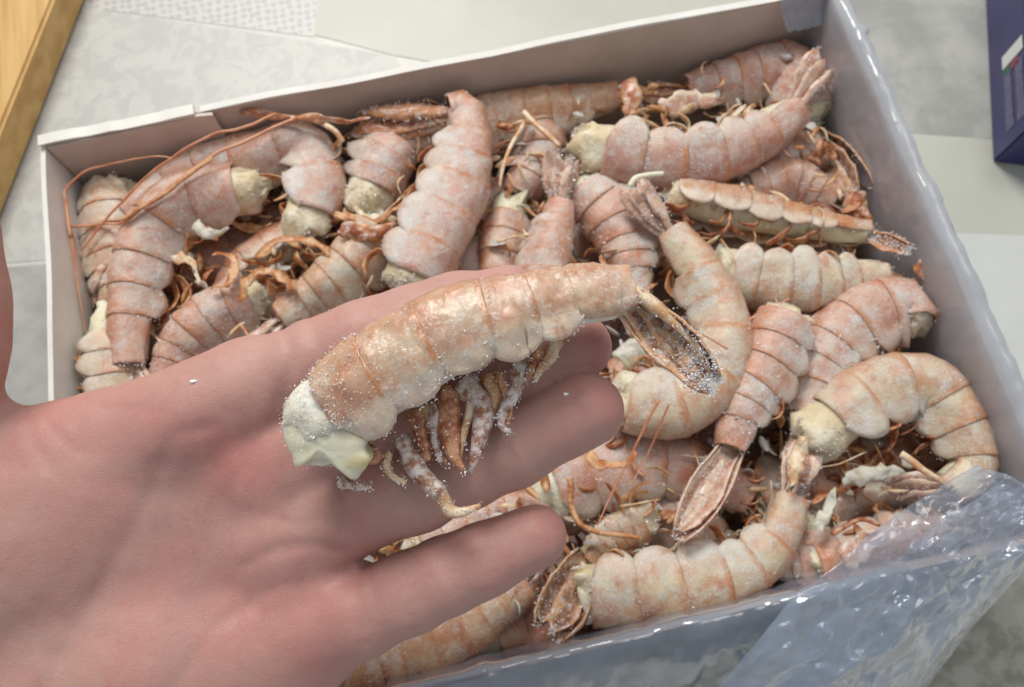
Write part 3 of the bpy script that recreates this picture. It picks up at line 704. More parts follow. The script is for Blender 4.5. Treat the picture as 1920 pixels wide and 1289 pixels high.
CREASES = [ # polyline in photo pixels on the palm side, depth and width in mm
 ([(395,800),(325,815),(282,930),(211,1064),(120,1219),(60,1330)], .55, 2.4),
 ([(535,700),(505,800),(455,880),(400,960),(366,1080),(363,1289)], .28, 1.3),
 ([(458,1060),(520,1030),(590,1020),(645,1035)], .7, 1.7), ([(500,970),(560,985),(640,965)], .35, 1.5),
 ([(465,817),(478,950),(480,1085),(490,1210)], .35, 1.6), ([(300,1330),(400,1180),(520,1100),(655,1090)], .4, 1.7),
 ([(70,742),(90,800),(150,850)], .35, 1.2), ([(52,760),(60,830),(110,900)], .35, 1.2), ([(110,735),(200,765),(300,770)], .2, 1.2),
 ([(535,620),(548,680),(535,745)], .8, 1.6), ([(580,600),(597,660),(590,720)], .4, 1.2),
 ([(640,900),(655,960),(690,1030)], .7, 1.5), ([(662,1060),(665,1120),(690,1205)], .9, 1.6), ([(690,1060),(700,1120),(720,1200)], .3, 1.2),
 ([(800,835),(815,900),(850,965)], .45, 1.2), ([(820,830),(838,895),(868,955)], .4, 1.2), ([(955,750),(972,815),(1012,880)], .4, 1.2),
 ([(815,1020),(840,1075),(868,1130)], .4, 1.1), ([(832,1010),(856,1065),(886,1118)], .35, 1.1), ([(905,985),(930,1040),(958,1090)], .35, 1.1),
 ([(600,960),(570,1100),(600,1250)], .25, 3.0)]
def seg_dist(q, poly):
    d = np.full(q.shape[:-1], 1e9)
    for a, b in zip(poly[:-1], poly[1:]):
        a = np.array(a, float); b = np.array(b, float); ba = b-a
        t = np.clip(((q-a) @ ba) / (ba@ba), 0, 1); d = np.minimum(d, np.linalg.norm(q - a - t[..., None]*ba, axis=-1))
    return d
def hand_sdf(p, detail=False):
    wr = [cpt(-190,1120,.197), cpt(-175,1190,.199), cpt(-160,1260,.200), cpt(-130,1330,.199)]
    palm = None
    for w, f in zip(wr, (INDEX, MIDDLE, RING, LITTLE)):
        c = cone(p, w, f[0][0] + np.array([0, 0, .0025]), 120*PX, 100*PX); palm = c if palm is None else smin(palm, c, .008)
    palm = smin(palm, ellip(p, cpt(45,1000,.1865), (.026, .019, .0120), -1.12), .012)        # thenar mound
    palm = smin(palm, ellip(p, cpt(330,1260,.187), (.040, .017, .0130), -.15), .010)       # hypothenar mound
    palm = smin(palm, ellip(p, cpt(385,775,.1855), (.017, .0085, .0085), -.45), .009)      # base of the index finger
    palm = smin(palm, ellip(p, cpt(565,905,.1845), (.0095, .0075, .0055), -.4), .009)
    palm = smin(palm, ellip(p, cpt(575,1060,.1840), (.0095, .0080, .0055), -.4), .009)
    palm = smin(palm, cone(p, cpt(-60,860,.190), cpt(430,748,.190), 72*PX, 72*PX), .006)   # thumb web
    palm = smin(palm, cone(p, cpt(-160,1225,.199), cpt(-900,1480,.215), 215*PX, 235*PX), .012)  # wrist and forearm
    th = chain(p, THUMB, .004)
    palm = smin(palm, th, .007)
    out = None
    for f in (INDEX, MIDDLE, RING, LITTLE):
        d = smin(chain(p, f), palm, .0055); out = d if out is None else smin(out, d, .0009)
    if detail:
        q = np.stack([p[..., 0]/p[..., 2]*F + CX, p[..., 1]/p[..., 2]*F + CY], -1)
        for poly, dep, wid in CREASES:
            out = out + dep*.0006*np.exp(-(seg_dist(q, poly)*PX*1000/wid)**2) + dep*.00045*np.exp(-(seg_dist(q, poly)*PX*1000/(wid*.42))**2)
        out = out + vnoise(p, 110, 31)*.00030 + vnoise(p, 260, 32)*.00014
    return out
def surface_nets(Fv, org, h):
    S = Fv < 0; n = np.array(Fv.shape) - 1
    cor = [(a, b, c) for a in (0, 1) for b in (0, 1) for c in (0, 1)]
    sl = lambda o: tuple(slice(o[i], o[i]+n[i]) for i in range(3))
    cnt = sum(S[sl(o)].astype(np.int8) for o in cor); mask = (cnt > 0) & (cnt < 8)
    idx = -np.ones(mask.shape, np.int64); idx[mask] = np.arange(mask.sum()); ijk = np.argwhere(mask)
    acc = np.zeros((len(ijk), 3)); num = np.zeros(len(ijk))
    vals = {o: Fv[sl(o)][mask] for o in cor}
    for a in cor:
        for ax in range(3):
            if a[ax]: continue
            b = list(a); b[ax] = 1; b = tuple(b)
            fa, fb = vals[a], vals[b]; x = (fa < 0) != (fb < 0); t = np.zeros(len(fa)); t[x] = fa[x]/(fa[x]-fb[x])
            pos = np.array(a, float)[None] + np.eye(3)[ax][None]*t[:, None]
            acc[x] += pos[x]; num[x] += 1
    V = org + (ijk + acc/num[:, None])*h; faces = []
    for ax in range(3):
        u, v = [(1, 2), (2, 0), (0, 1)][ax]
        a0 = S; shp = S.shape
        s0 = [slice(1, shp[i]-1) for i in range(3)]; s0[ax] = slice(0, shp[ax]-1); s1 = list(s0); s1[ax] = slice(1, shp[ax])
        A, B = S[tuple(s0)], S[tuple(s1)]
        e = np.argwhere(A != B); st = np.array([s.start for s in s0]); g = e + st
        du = np.zeros(3, int); du[u] = 1; dv = np.zeros(3, int); dv[v] = 1
        c = [g-du-dv, g-dv, g, g-du]; ids = np.stack([idx[tuple(k.T)] for k in c], 1)
        fl = A[tuple(e.T)]; ids[~fl] = ids[~fl][:, ::-1]; faces.append(ids)
    return V, np.vstack(faces)
def build_hand():
    lo = np.array([-.205, -.040, .160]); hi = np.array([.036, .118, .236]); h = .00105
    n = np.ceil((hi-lo)/h).astype(int); Fv = np.empty(n, np.float32)
    ys = lo[1] + h*np.arange(n[1]); zs = lo[2] + h*np.arange(n[2]); YY, ZZ = np.meshgrid(ys, zs, indexing='ij')
    for i in range(0, n[0], 8):
        xs = lo[0] + h*np.arange(i, min(i+8, n[0]))
        P = np.empty((len(xs), n[1], n[2], 3)); P[..., 0] = xs[:, None, None]; P[..., 1] = YY; P[..., 2] = ZZ
        Fv[i:i+len(xs)] = hand_sdf(P)
    V, fc = surface_nets(Fv, lo, h)
    keep = (fc >= 0).all(1); fc = fc[keep]
    for it in range(3):
        d = hand_sdf(V, it > 0); e = 2e-4; g = np.zeros_like(V)
        for k in np.array([[1, -1, -1], [-1, -1, 1], [-1, 1, -1], [1, 1, 1]]): g += k*hand_sdf(V + k*e, it > 0)[:, None]
        V = V - unit(g)*np.clip(d, -.0015, .0015)[:, None]*.9
    q = np.stack([V[:, 0]/V[:, 2]*F + CX, V[:, 1]/V[:, 2]*F + CY], -1)
    def blob(x, y, r): return np.exp(-((q[:, 0]-x)**2 + (q[:, 1]-y)**2)/r**2)
    red = np.clip(.55*blob(420,850,95) + .35*blob(300,780,90) + .3*blob(560,780,70) + .55*blob(1140,745,60) + .5*blob(1130,640,60) + .55*blob(1040,985,55) + .4*blob(600,1140,80)
                  + .3*blob(640,1000,60) + .3*blob(180,1100,150) + .25*blob(60,820,90) + .35*blob(470,1190,110) + .2*vnoise(V, 70, 3), 0, 1)
    vein = np.clip(.9*np.exp(-(seg_dist(q, [(330,890),(290,980),(190,1100),(100,1200)])/55)**2) + .6*np.exp(-(seg_dist(q, [(420,960),(370,1100),(300,1289)])/40)**2), 0, 1)
    Wv = (V - Tcw) @ Rcw
    o = mk('hand', Wv, fc[:, ::-1], M['skin'], None, {'red': red, 'vein': vein})
    sm = o.modifiers.new('soften', 'SMOOTH'); sm.factor = .5; sm.iterations = 3
    tag(o, 'open left hand, palm up, holding the single shrimp on its fingers above the box', 'hand')
build_hand()

# ------------------------------------------------------------------ the shrimp in the hand
HP = [(640,772,.1652), (712,720,.1640), (795,668,.1632), (890,622,.1630), (988,594,.1634), (1080,568,.1647), (1180,553,.1665)]
Wh = [at_depth(*p) for p in HP]
hs, HI = shrimp(None, 176, 'R', 4, 'large wet shrimp lying across the fingers of the open hand', fan=at_depth(1338,720,.1655), fan_face='cam', pocket=True, spread=6, fan_w=.21,
       fan_mat='fan_brown', shell='shell_h', legs=0, flesh_len=.0118, frost=12000, fine=True, world=Wh, group=None, flesh='flesh_w', seed=77)
def ribbon(P, wid, nrm, cup=.3, nx=5):
    P = np.asarray(P); T = unit(np.gradient(P, axis=0)); n = unit(nrm - T*np.sum(nrm*T, 1, keepdims=True)); S = np.cross(T, n)
    x = np.linspace(-1, 1, nx); wid = np.asarray(wid)
    V = P[:, None] + S[:, None]*(wid[:, None]*x[None])[..., None]*.5 + n[:, None]*((wid*cup)[:, None]*(1-x*x)[None])[..., None]
    md = np.repeat((1-np.abs(x))[None], len(P), 0)
    return V.reshape(-1, 3), grid_faces(len(P), nx), md.ravel()
def px_ribbon(name, pts, w0, w1, wt, mat, parent, d=.165, cup=.3, n=14, seed=0, rough=.0003):
    P, L = catmull([at_depth(p[0], p[1], p[2] if len(p) > 2 else d) for p in pts], n)
    t = np.linspace(0, 1, n); k = d/F
    w = .82*np.interp(t, [0, .5, 1], [w0*k, w1*k, wt*k]) * (1 + .22*vnoise(np.stack([t*6, t*0+seed, t*0], 1), 1, seed))
    V, fc, md = ribbon(P, w, unit(CAM - P[n//2])[None], cup)
    V = V + np.stack([vnoise(V, 420, seed+q) for q in range(3)], 1)*rough
    o = mk(name, V, fc, M[mat], parent, {'mid': md}, True, .0006, 0)
    return V
LV = []
for i, (nm, pts, a, b, c, m) in enumerate([
    ('pleopod', [(782,770,.168),(790,800,.167),(800,850,.166),(792,868,.166)], 60, 38, 12, 'pleopod_brown'),
    ('pleopod', [(845,728,.1665),(842,790,.1645),(850,850,.163),(872,886,.163)], 50, 46, 8, 'pleopod_brown'),
    ('pleopod', [(868,720,.167),(905,760,.1645),(900,820,.163),(882,884,.163)], 60, 44, 8, 'pleopod_frosty'),
    ('pleopod', [(915,705,.1675),(925,745,.166),(900,800,.164),(895,860,.1635)], 46, 30, 8, 'pleopod'),
    ('pleopod', [(975,680,.167),(968,730,.165),(942,775,.164),(940,800,.1635),(958,808,.163)], 42, 26, 7, 'pleopod_frosty'),
    ('pleopod', [(985,690,.1675),(965,745,.165),(935,790,.164)], 30, 18, 7, 'leg_pale'),
    ('pleopod', [(1042,640,.168),(1030,672,.166),(1008,698,.165),(1003,716,.1645)], 34, 22, 5, 'leg_pale'),
    ('pleopod', [(1015,655,.1675),(1000,690,.166),(985,712,.165)], 36, 24, 6, 'pleopod_brown'),
    ('pleopod', [(825,760,.1665),(815,800,.165),(826,868,.164)], 34, 26, 7, 'pleopod_frosty'),
    ('walking_leg', [(752,820,.1665),(775,870,.165),(808,908,.1645),(828,925,.164)], 34, 42, 34, 'pleopod_frosty'),
    ('walking_leg', [(822,915,.1645),(838,950,.1645),(858,962,.1645),(902,948,.1645)], 30, 22, 4, 'leg_pale'),
    ('walking_leg', [(728,848,.1665),(724,875,.1655),(738,898,.165),(762,906,.165)], 16, 12, 7, 'leg_pale'),
    ('walking_leg', [(706,846,.166),(690,858,.165),(672,852,.1645)], 48, 34, 10, 'pleopod_brown'),
    ('pleopod', [(800,758,.167),(808,800,.166),(822,838,.165),(838,872,.1645)], 26, 16, 4, 'pleopod'),
    ('pleopod', [(890,712,.167),(880,770,.165),(866,830,.164),(860,868,.1635)], 22, 16, 5, 'leg_pale'),
    ('pleopod', [(935,700,.167),(948,735,.1655),(958,770,.1645),(948,800,.164)], 20, 12, 4, 'pleopod'),
    ('uropod', [(1188,545,.1645),(1245,590,.1635),(1308,648,.1635)], 26, 22, 5, 'leg_pale'),
    ('gill_shred', [(640,900,.1665),(655,912,.166),(695,913,.1655)], 22, 18, 5, 'pleopod_frosty')]):
    if m == 'pleopod_frosty' and m not in M: M[m] = simple('pleopod_frosty', (.30, .12, .06), (.66, .58, .56), 520, .4, .2, .0006, .6, .36, .62)
    LV.append(px_ribbon(nm, pts, a, b, c, m, hs, seed=i+40))
# the cut meat face, ragged along its lower edge
def cut_meat():
    out = [(534,786,.1605),(556,776,.1590),(585,772,.1578),(620,780,.1572),(650,798,.1574),(684,826,.1588),(680,846,.1600),(690,856,.1606),(694,867,.1610),(678,884,.1618),(664,898,.1625),(640,884,.1625),(612,864,.1622),(577,866,.1632),(552,879,.1642),(544,858,.1642),(527,824,.1630)]
    P = np.array([at_depth(p[0], p[1], p[2]-.0022 + float(.0050*(1-sstep(765, 850, p[1])))) for p in out]); n = len(P)
    Q, _ = catmull(np.vstack([P[-2:], P, P[:3]]), 24*(n+4)); 
    k0 = np.argmin(np.linalg.norm(Q[:60] - P[0], axis=1)); k1 = len(Q) - 60 + np.argmin(np.linalg.norm(Q[-60:] - P[0], axis=1))
    P = Q[k0:k1-2:5]; n = len(P); c = P.mean(0)
    pn = np.linalg.svd(P - c)[2][2]; P = P - .75*((P - c) @ pn)[:, None]*pn[None]
    ax = unit(.45*unit(Wh[1] - Wh[0]) + 1.0*unit(c - CAM))
    rings = []
    for sc, dp in ((.0, -.0012), (.2, -.0013), (.4, -.0010), (.6, -.0009), (.8, -.0005), (.92, .0), (.98, .0004), (1.0, .0012), (.97, .0030), (.86, .006), (.68, .010)):
        rings.append(c + (P - c)*sc + ax*dp)
    V = np.vstack(rings); V = V + np.stack([vnoise(V, 230, 60+q) for q in range(3)], 1)*.0004 + np.stack([vnoise(V, 700, 66+q) for q in range(3)], 1)*.0002
    mk('cut_meat', V, grid_faces(len(rings), n, True), M['flesh_cut'], hs)
def fcut():
    t = NT('flesh_cut_face'); g = t.noise(95, 2)
    t.base(t.mix(t.ramp(g, .42, .66), (.63, .61, .48), (.57, .49, .22))); t.set(Roughness=.42); t.sss(.7, (1, .9, .6), .004)
    t.bump(t.noise(500, 4), .0006, .4); return t.m
M['flesh_cut'] = fcut(); cut_meat()
# fuzzy frost on the shoulders, the legs and the cut edge
AV, AN = HI['AV'], HI['AN']
hp = (Rcw @ AV.T).T + Tcw; hq = np.stack([hp[:, 0]/hp[:, 2]*F + CX, hp[:, 1]/hp[:, 2]*F + CY], 1)
w = np.exp(-((hq[:, 0]-560)/85)**2) * np.clip(.3 + np.sum(AN*unit(CAM-AV), 1), .02, None) + .12*np.exp(-((hq[:, 0]-860)/120)**2)*(hq[:, 1] > 600)
rg = np.random.default_rng(5); idx = rg.choice(len(AV), 4200, p=w/w.sum())
V, fc = crystals(AV[idx] + rg.normal(size=(4200, 3))*.0005, AN[idx], .00006, .00020, 9, 1.5)
tag(mk('frost', V, fc, M['ice'], hs, None, False), kind='stuff')
Lp = np.vstack(LV); idx = rg.choice(len(Lp), 1900); nn = np.repeat(unit(CAM-Lp[0])[None], 1900, 0)
V, fc = crystals(Lp[idx] + rg.normal(size=(1900, 3))*.0005 + nn*.0004, nn, .00006, .00026, 10)
tag(mk('frost', V, fc, M['ice'], hs, None, False), kind='stuff')

# ------------------------------------------------------------------ plastic bag lining the box
def ridged(P, sc, sd): return 1 - 2*np.abs(vnoise(P, sc, sd))
def facets(r, c, n, seed, aspect):
    """piecewise flat crumple over an r x c grid: random heights on a triangulated point set"""
    from mathutils.geometry import delaunay_2d_cdt
    g = np.random.default_rng(seed); pts = g.random((n, 2))*[aspect*1.1, 1.1] - [aspect*.05, .05]
    pts = np.vstack([pts, [[-.3, -.3], [aspect+.3, -.3], [aspect+.3, 1.3], [-.3, 1.3]]]); hh = g.normal(size=len(pts))
    vo, _, tri, ov, _, _ = delaunay_2d_cdt([Vector(p) for p in pts], [], [], 0, 1e-6)
    vo = np.array([v[:] for v in vo]); hv = np.array([hh[o[0]] if o else 0 for o in ov])
    U, Vv = np.meshgrid(np.linspace(0, aspect, r), np.linspace(0, 1, c), indexing='ij'); q = np.stack([U.ravel(), Vv.ravel()], 1); out = np.zeros(len(q))
    for t in tri:
        a, b, d = vo[list(t)]; M2 = np.array([b-a, d-a]).T
        if abs(np.linalg.det(M2)) < 1e-9: continue
        l = np.linalg.solve(M2, (q-a).T); ins = (l[0] >= -1e-6) & (l[1] >= -1e-6) & (l.sum(0) <= 1+1e-6)
        h3 = hv[list(t)]; out[ins] = (h3[0]*(1-l.sum(0)) + h3[1]*l[0] + h3[2]*l[1])[ins]
    return out
def sheet(name, Pg, nrm, amp, seed, parent, fall=None, mat='film'):
    r, c = Pg.shape[:2]; P = Pg.reshape(-1, 3)
    asp = r/c
    d = facets(r, c, int(26*asp)+14, seed, asp)*.26 + facets(r, c, int(150*asp)+40, seed+3, asp)*.16 + facets(r, c, int(600*asp), seed+4, asp)*.07
    d0 = ridged(P, 42, seed)*.55 + ridged(P + vnoise(P, 60, seed+9)[:, None]*.01, 95, seed+1)*.42 + ridged(P, 210, seed+2)*.12
    d = d*amp
    if fall is not None: d = d*fall.ravel()
    return mk(name, P + nrm.reshape(-1, 3)*d[:, None], grid_faces(r, c), M[mat], parent)
bag = empty('plastic_bag', (hx, -hy, 0))
tag(bag, 'clear bluish plastic bag folded out over the right and front walls of the box', 'plastic bag')
def liner(name, a, b, outward, prof_pts, n, m, amp, seed):
    a = np.array(a); b = np.array(b); o = np.array(outward)
    pp = np.array(prof_pts, float); q, _ = catmull(np.c_[pp, np.zeros(len(pp))], m)
    s = np.linspace(0, 1, n)
    G = np.zeros((n, m, 3)); base = a + (b-a)*s[:, None]
    wob = 1 + .35*vnoise(np.stack([s*6, s*0, s*0+seed], 1), 1, seed)
    tang = np.gradient(q, axis=0); nr2 = unit(np.stack([-tang[:, 1], tang[:, 0]], 1)); N = np.zeros_like(G)
    for j in range(m):
        off = q[j, 0]*(wob if q[j, 0] > .002 else 1.0)
        G[:, j, :2] = base + o*np.reshape(off*np.ones(n), (-1, 1)); G[:, j, 2] = q[j, 1]
        N[:, j, :2] = -o*nr2[j, 0]; N[:, j, 2] = -nr2[j, 1]
    if name == 'corner_lining': G[:, :, 0] += (1-s)[:, None]*(.014*np.linspace(1, 0, m)**1.5 + .003*vnoise(np.stack([np.linspace(0, 6, m), np.zeros(m), np.zeros(m)], 1), 1, 3))[None]
    fl0 = .22 if name == 'side_lining' else .35
    fall = np.repeat((sstep(.0, .008, q[:, 0])*(1-fl0)+fl0)[None], n, 0)
    G[:, :, 2] += (vnoise(np.stack([s*14, s*0, s*0+seed], 1), 1, seed+5)*.0011)[:, None]*(q[:, 1] > .05)[None]
    return sheet(name, G, N, amp, seed, bag, fall, 'film_frosted' if name == 'side_lining' else 'film')
liner('side_lining', (hx, hy-.002), (hx, -hy-.004), (1, 0), [(-.0045, .022), (-.0038, .045), (-.0032, .064), (-.0022, .0715), (.0005, .0735), (.004, .0720), (.0075, .062), (.0095, .042), (.0115, .020), (.014, .003)], 150, 46, .0042, 11)
liner('front_lining', (hx-.052, -hy), (-.060, -hy), (0, -1), [(-.0045, .040), (-.0036, .060), (-.0024, .0712), (.0005, .0735), (.005, .0715), (.014, .060), (.026, .040), (.038, .018), (.050, .004)], 170, 60, .0035, 23)
liner('corner_lining', (hx-.030, hy), (hx-.001, hy), (0, 1), [(-.010, .061), (-.0055, .066), (-.0028, .0712), (.0003, .0738), (.0045, .072), (.007, .060), (.008, .040)], 40, 26, .0016, 31)
def flap(seed, dz, pts_a, pts_b, amp, name):
    A, _ = catmull([on_z(x, y, z+dz) for x, y, z in pts_a], 170); B, _ = catmull([on_z(x, y, z+dz) for x, y, z in pts_b], 170)
    v = np.linspace(0, 1, 90)[None, :, None]
    G = A[:, None]*(1-v) + B[:, None]*v
    G[..., 2] += .006*np.sin(np.pi*v[..., 0])
    nr = np.zeros_like(G); nr[..., 2] = 1
    f = .35 + .65*np.sin(np.pi*np.clip(v[..., 0], .02, 1))
    ed = vnoise(np.stack([np.linspace(0, 9, 170), np.zeros(170), np.zeros(170)], 1), 1, seed)
    G[:, 0, :2] += (ed*.002)[:, None]
    sheet(name, G, nr, amp, seed, bag, np.repeat(f, len(A), 0))
flap(41, 0, [(1835,872,.074),(1770,905,.078),(1640,1000,.082),(1500,1112,.083),(1410,1215,.082),(1310,1330,.078),(1230,1440,.07)], [(2010,985,.070),(1935,1045,.068),(1860,1110,.062),(1770,1215,.056),(1700,1310,.050),(1640,1400,.045),(1560,1520,.04)], .0075, 'crumpled_flap')
flap(57, -.016, [(1880,905,.074),(1790,960,.076),(1680,1050,.078),(1560,1150,.078),(1480,1250,.075),(1400,1360,.07)], [(1985,990,.068),(1910,1080,.062),(1830,1170,.055),(1760,1260,.05),(1690,1360,.045),(1640,1440,.04)], .0040, 'folded_layer')

# ------------------------------------------------------------------ loose feelers, leg pieces and shell bits on the pile
def feeler(pts, r0, label, cat='feeler', name='feeler', mat='antenna', z=.066, r1=None, group=None, n=40):
    P, _ = catmull([on_z(p[0], p[1], p[2] if len(p) > 2 else z) for p in pts], n)
    P = P + np.stack([vnoise(P, 160, 3+q) for q in range(3)], 1)*.0004
    P[:, 0] = np.clip(P[:, 0], -hx+TH+.0012, hx-.006); P[:, 1] = np.clip(P[:, 1], -hy+.004, hy-TH-.0035)
    V, fc = tube(P, np.linspace(r0, r0*.4 if r1 is None else r1, n), 7)
    tag(mk(name, V, fc, M[mat]), label, cat, group)
feeler([(99,451,.058),(107,395,.060),(138,340,.062),(186,312,.063),(283,295,.064),(328,297,.064)], .0006, 'thin red feeler arching along the corner of the left and back walls')
feeler([(121,429,.056),(186,421,.058),(233,415,.064),(311,356,.066),(395,295,.067),(479,256,.067),(560,220,.066)], .00045, 'red feeler lying lengthwise over the long arched shrimp', r1=.0007)
feeler([(152,468,.056),(228,379,.062),(311,303,.067),(395,256,.069),(479,231,.069),(518,214,.068)], .0004, 'red feeler crossing the pale corner shrimp and running towards the back wall', r1=.0006)
feeler([(230,412,.066),(290,375,.067),(360,322,.068),(400,298,.068)], .0008, 'straw-orange leg lying along the red feelers', mat='pleopod', r1=.0007)
feeler([(107,437,.058),(112,500,.056),(116,560,.054),(140,640,.05)], .0005, 'fine red feeler hanging down beside the left wall')
feeler([(84,405,.060),(97,479,.054),(110,535,.050),(120,600,.046)], .00022, 'hair-thin feeler stuck to the inside of the left wall')
feeler([(982,211,.066),(1015,243,.067),(1049,275,.067)], .0012, 'pale straight leg piece crossing the shredded meat', 'leg piece', 'leg_piece', 'leg_pale', r1=.0009)
feeler([(984,228,.064),(962,268,.065),(945,303,.065),(937,350,.063)], .0010, 'pale bent leg piece pointing at the fuzzy white meat', 'leg piece', 'leg_piece', 'leg_pale', r1=.0005)
feeler([(1180,350,.070),(1192,334,.071),(1215,328,.071),(1242,325,.070)], .0011, 'white hooked leg piece beside the salmon shrimp', 'leg piece', 'leg_piece', 'flesh_h', r1=.0008)
feeler([(590,222,.064),(625,245,.064),(642,268,.062)], .0012, 'pale leg piece below the flat orange spear', 'leg piece', 'leg_piece', 'leg_pale', r1=.0010)
feeler([(1235,752,.074),(1195,830,.068),(1160,900,.066),(1120,985,.066)], .0005, 'long red feeler hanging from the curved shrimp over the wide one')
feeler([(1255,760,.074),(1215,850,.066),(1170,935,.064)], .00035, 'second fine red feeler over the wide shrimp')
feeler([(1400,605,.060),(1440,580,.062),(1480,562,.062)], .0006, 'short red feeler under the straight cream shrimp')
feeler([(1365,655,.072),(1310,625,.074),(1280,640,.074)], .00035, 'fine red feeler across the strongly curved shrimp')
feeler([(1068,895,.062),(1075,960,.060),(1110,995,.060),(1200,1008,.060)], .0011, 'orange bent leg lying between wide shrimp and cream shrimp', 'leg piece', 'leg_piece', 'pleopod', r1=.0007)
feeler([(1690,850,.064),(1740,890,.064),(1780,915,.062)], .0013, 'pale pink leg inside the ring-shaped shrimp', 'leg piece', 'leg_piece', 'leg_pale', r1=.0009)
feeler([(1560,1000,.060),(1610,975,.060),(1650,985,.060)], .0009, 'thin brown leg beside the crumpled film', 'leg piece', 'leg_piece', 'pleopod_brown', r1=.0006)
def fragment(pts, w, mat, label, z=.06, cup=.35, n=14, wt=.3, name='shell_piece', face=None):
    P, _ = catmull([on_z(p[0], p[1], p[2] if len(p) > 2 else z) for p in pts], n)
    t = np.linspace(0, 1, n); k = depth_of(P[0])/F
    wd = w*k*np.sqrt(np.clip(np.sin(np.pi*(.12+.80*t)), .05, 1))*(1 - (1-wt)*t)
    nv = unit(CAM - P[n//2])
    if face is not None: nv = unit(nv + np.array(face))
    V, fc, md = ribbon(P, wd, nv[None], min(cup, .15), 7)
    V = V + np.stack([vnoise(V, 190, 70+q) for q in range(3)], 1)*.0014 + np.stack([vnoise(V, 560, 80+q) for q in range(3)], 1)*.0011
    tag(mk(name, V, fc, M[mat], None, {'mid': md, 'pig': md*0, 'lobe': md*0}, True, .0003), label, 'shell piece')
fragment([(450,215),(520,216),(600,222),(690,228)], 22, 'fan_orange', 'flat orange spear of shell along the back wall', .066)
fragment([(625,400),(690,412),(745,395),(760,372)], 25, 'pleopod', 'curved orange shell rim below the round white meat end', .060, .12, face=(0,.8,0), wt=.7)
fragment([(640,430),(690,440),(740,425)], 40, 'fan_orange', 'orange shell plate between two frosted shrimps', .063, .4, wt=.7)
fragment([(1240,205),(1290,188),(1350,190)], 52, 'fan', 'cream and orange shell plate under the rosy corner shrimp', .052, .3, wt=.6)
fragment([(1170,160),(1185,185),(1180,215)], 40, 'fan_orange', 'orange shell band at the tail of the arched back shrimp', .056, .5, wt=.7)
fragment([(1505,300),(1545,280),(1570,300)], 46, 'pleopod_brown', 'dark red shell piece under the splayed tail', .044, .4)
fragment([(1592,365),(1610,390),(1630,415)], 46, 'fan_orange', 'bright orange shell tip beside the right wall', .046, .3, wt=.6)
fragment([(1718,492),(1745,518),(1762,565)], 44, 'fan_orange', 'orange-brown shell strip between cream shrimp and right wall', .058, .3)
fragment([(470,480),(530,452),(590,455),(620,490)], 22, 'pleopod', 'ring of orange shell behind the index finger', .060, .12, face=(0,.8,0), wt=.8)
fragment([(440,560),(480,515),(520,515),(545,545)], 25, 'pleopod', 'arched orange shell hoop beside the index finger', .062, .12, face=(0,.8,0), wt=.8)
fragment([(405,470),(440,490),(430,530),(390,545)], 19, 'pleopod', 'curled orange leg hoop inside the bent pink shrimp', .060, .12, face=(0,.8,0), wt=.8)
fragment([(330,480),(365,500),(375,530)], 30, 'leg_pale', 'pale leg paddle inside the bent pink shrimp', .058, .4)
fragment([(360,425),(395,440),(430,430)], 28, 'flesh_h', 'white meat flake inside the bent pink shrimp', .058, .4, wt=.4)
fragment([(1095,850),(1140,875),(1190,850)], 25, 'pleopod', 'orange hoop of shell on the wide shrimp', .064, .12, face=(0,.8,0), wt=.8)
fragment([(1580,905),(1640,885),(1700,880)], 40, 'flesh', 'shredded cream meat hanging inside the ring-shaped shrimp', .058, .4, wt=.6)
fragment([(1510,820),(1490,870),(1480,930)], 36, 'leg_pale', 'beaded orange leg base over the cream shrimp', .064, .4)
fragment([(1530,990),(1555,945),(1560,915)], 34, 'flesh_h', 'white flake of meat beside the brown leg tangle', .058, .3)
fragment([(1580,1050),(1630,1010),(1680,985)], 52, 'fan', 'pale orange shell plate at the edge of the film', .062, .4, wt=.6)
fragment([(1165,680),(1190,655),(1225,670)], 50, 'flesh', 'greenish shredded meat behind the tip of the held shrimp', .060, .3, wt=.7)
# little ice crumbs on the skin
def ice_crumb(px, py, d, r, label):
    c = at_depth(px, py, d); rg = np.random.default_rng(int(px)); a = rg.normal(size=(14, 3)); a = unit(a)*r*(.6+.5*rg.random((14, 1)))
    bm = bmesh.new()
    for q in a: bm.verts.new(tuple(c + q*[1.5, .8, .7]))
    bmesh.ops.convex_hull(bm, input=bm.verts); bm.verts.ensure_lookup_table(); bm.verts.index_update()
    V = [v.co[:] for v in bm.verts]; fc = [[v.index for v in f.verts] for f in bm.faces]; bm.free()
    tag(mk('ice_crumb', V, fc, M['ice'], None, None, False), label, 'ice crumb')

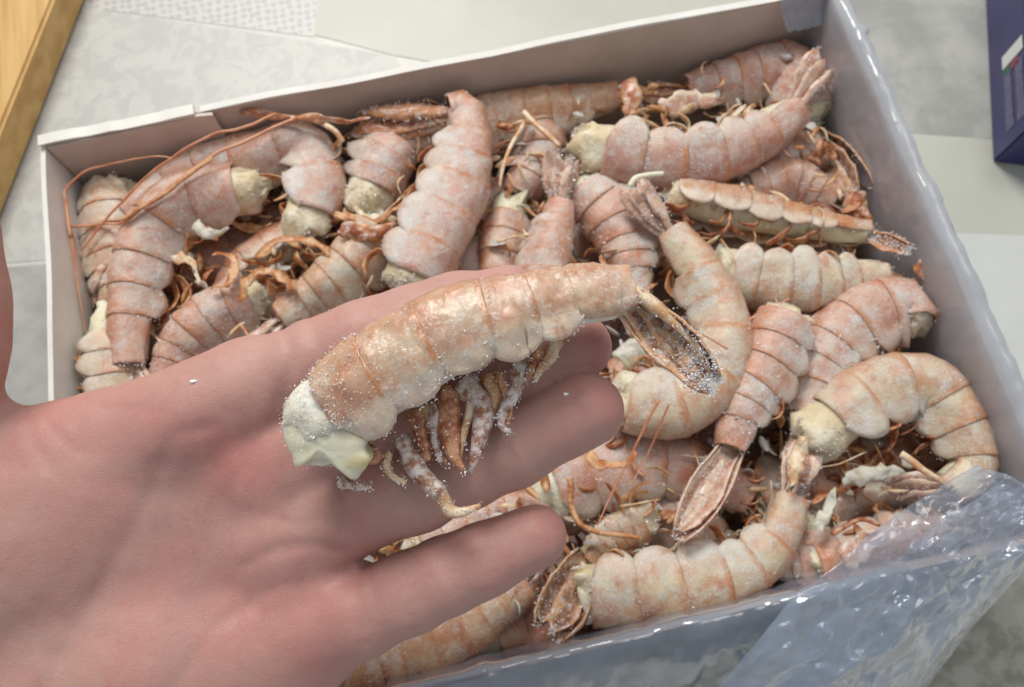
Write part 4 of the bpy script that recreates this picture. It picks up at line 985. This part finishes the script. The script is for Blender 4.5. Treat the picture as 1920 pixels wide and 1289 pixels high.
ice_crumb(362, 716, .1764, .0008, 'tiny ice crumb on the palm at the base of the index finger')
ice_crumb(1061, 739, .1655, .0005, 'tiny ice crumb on the ring fingertip')
rq = random.Random(21)
SKIP_LEGS = {0, 3, 7, 8, 9, 11, 12, 13, 16, 17, 19, 23}
for i in range(26):
    x, y = rq.uniform(180, 1750), rq.uniform(230, 1120); a = rq.uniform(0, 6.28); l = rq.uniform(25, 60); zz = rq.uniform(.046, .058)
    m = rq.choice(['leg_pale', 'antenna', 'pleopod_brown', 'leg_pale']); b = a + rq.uniform(-.9, .9)
    p0 = on_z(x, y, zz)
    if abs(p0[0]) > hx-.015 or abs(p0[1]) > hy-.015: continue
    lr = rq.uniform(.0003, .0006)
    if i in SKIP_LEGS: continue
    feeler([(x, y, zz), (x + l*math.cos(a), y + l*math.sin(a), zz+.004), (x + l*math.cos(a)+l*.8*math.cos(b), y + l*math.sin(a)+l*.8*math.sin(b), zz)], lr,
           'thin broken shrimp leg caught in a gap between the frozen shrimps', 'leg piece', 'leg_piece', m, group='broken legs scattered through the pile', n=14)

# broken legs, gill shreds and shell crumbs packed into the gaps: nobody could count them
def crumbs(n, mat, seed, wmin, wmax, lmin, lmax, label):
    g = np.random.default_rng(seed); V = []; Fc = []
    for i in range(n):
        c = np.array([g.uniform(-hx+.012, hx-.014), g.uniform(-hy+.012, hy-.012), g.uniform(.036, .0545)])
        a = g.uniform(0, 2*np.pi); d = np.array([math.cos(a), math.sin(a), g.uniform(-.3, .3)]); sd_ = unit(np.cross(d, g.normal(size=3))); up = np.cross(d, sd_)
        L = g.uniform(lmin, lmax); w = g.uniform(wmin, wmax); cv = g.uniform(-1.2, 1.2)/L; k0 = len(V); m = 6
        for j in range(m):
            t = j/(m-1) - .5; ww = w*math.sqrt(max(.05, 1-(2*t)**2)); p = c + d*(L*t) + up*(cv*(L*t)**2)
            V += [p - sd_*ww, p + up*ww*.5, p + sd_*ww]
        for j in range(m-1):
            for q in (0, 1): b = k0 + j*3 + q; Fc.append((b, b+1, b+4, b+3))
    n_ = len(V); o = mk('shell_crumbs', np.array(V), Fc, M[mat], None, {'mid': np.zeros(n_)}, True, .0002)
    tag(o, label, 'shell crumbs', None, 'stuff')
crumbs(480, 'pleopod', 5, .0004, .0016, .004, .012, 'orange shell and leg crumbs packed between the frozen shrimps')
crumbs(500, 'pleopod_brown', 6, .0005, .0018, .004, .011, 'brown gill and leg shreds packed between the frozen shrimps')
crumbs(450, 'leg_pale', 8, .0003, .0011, .004, .012, 'pale leg crumbs packed between the frozen shrimps')
crumbs(260, 'flesh_w', 9, .0008, .0022, .003, .007, 'white frosted meat crumbs packed between the frozen shrimps')
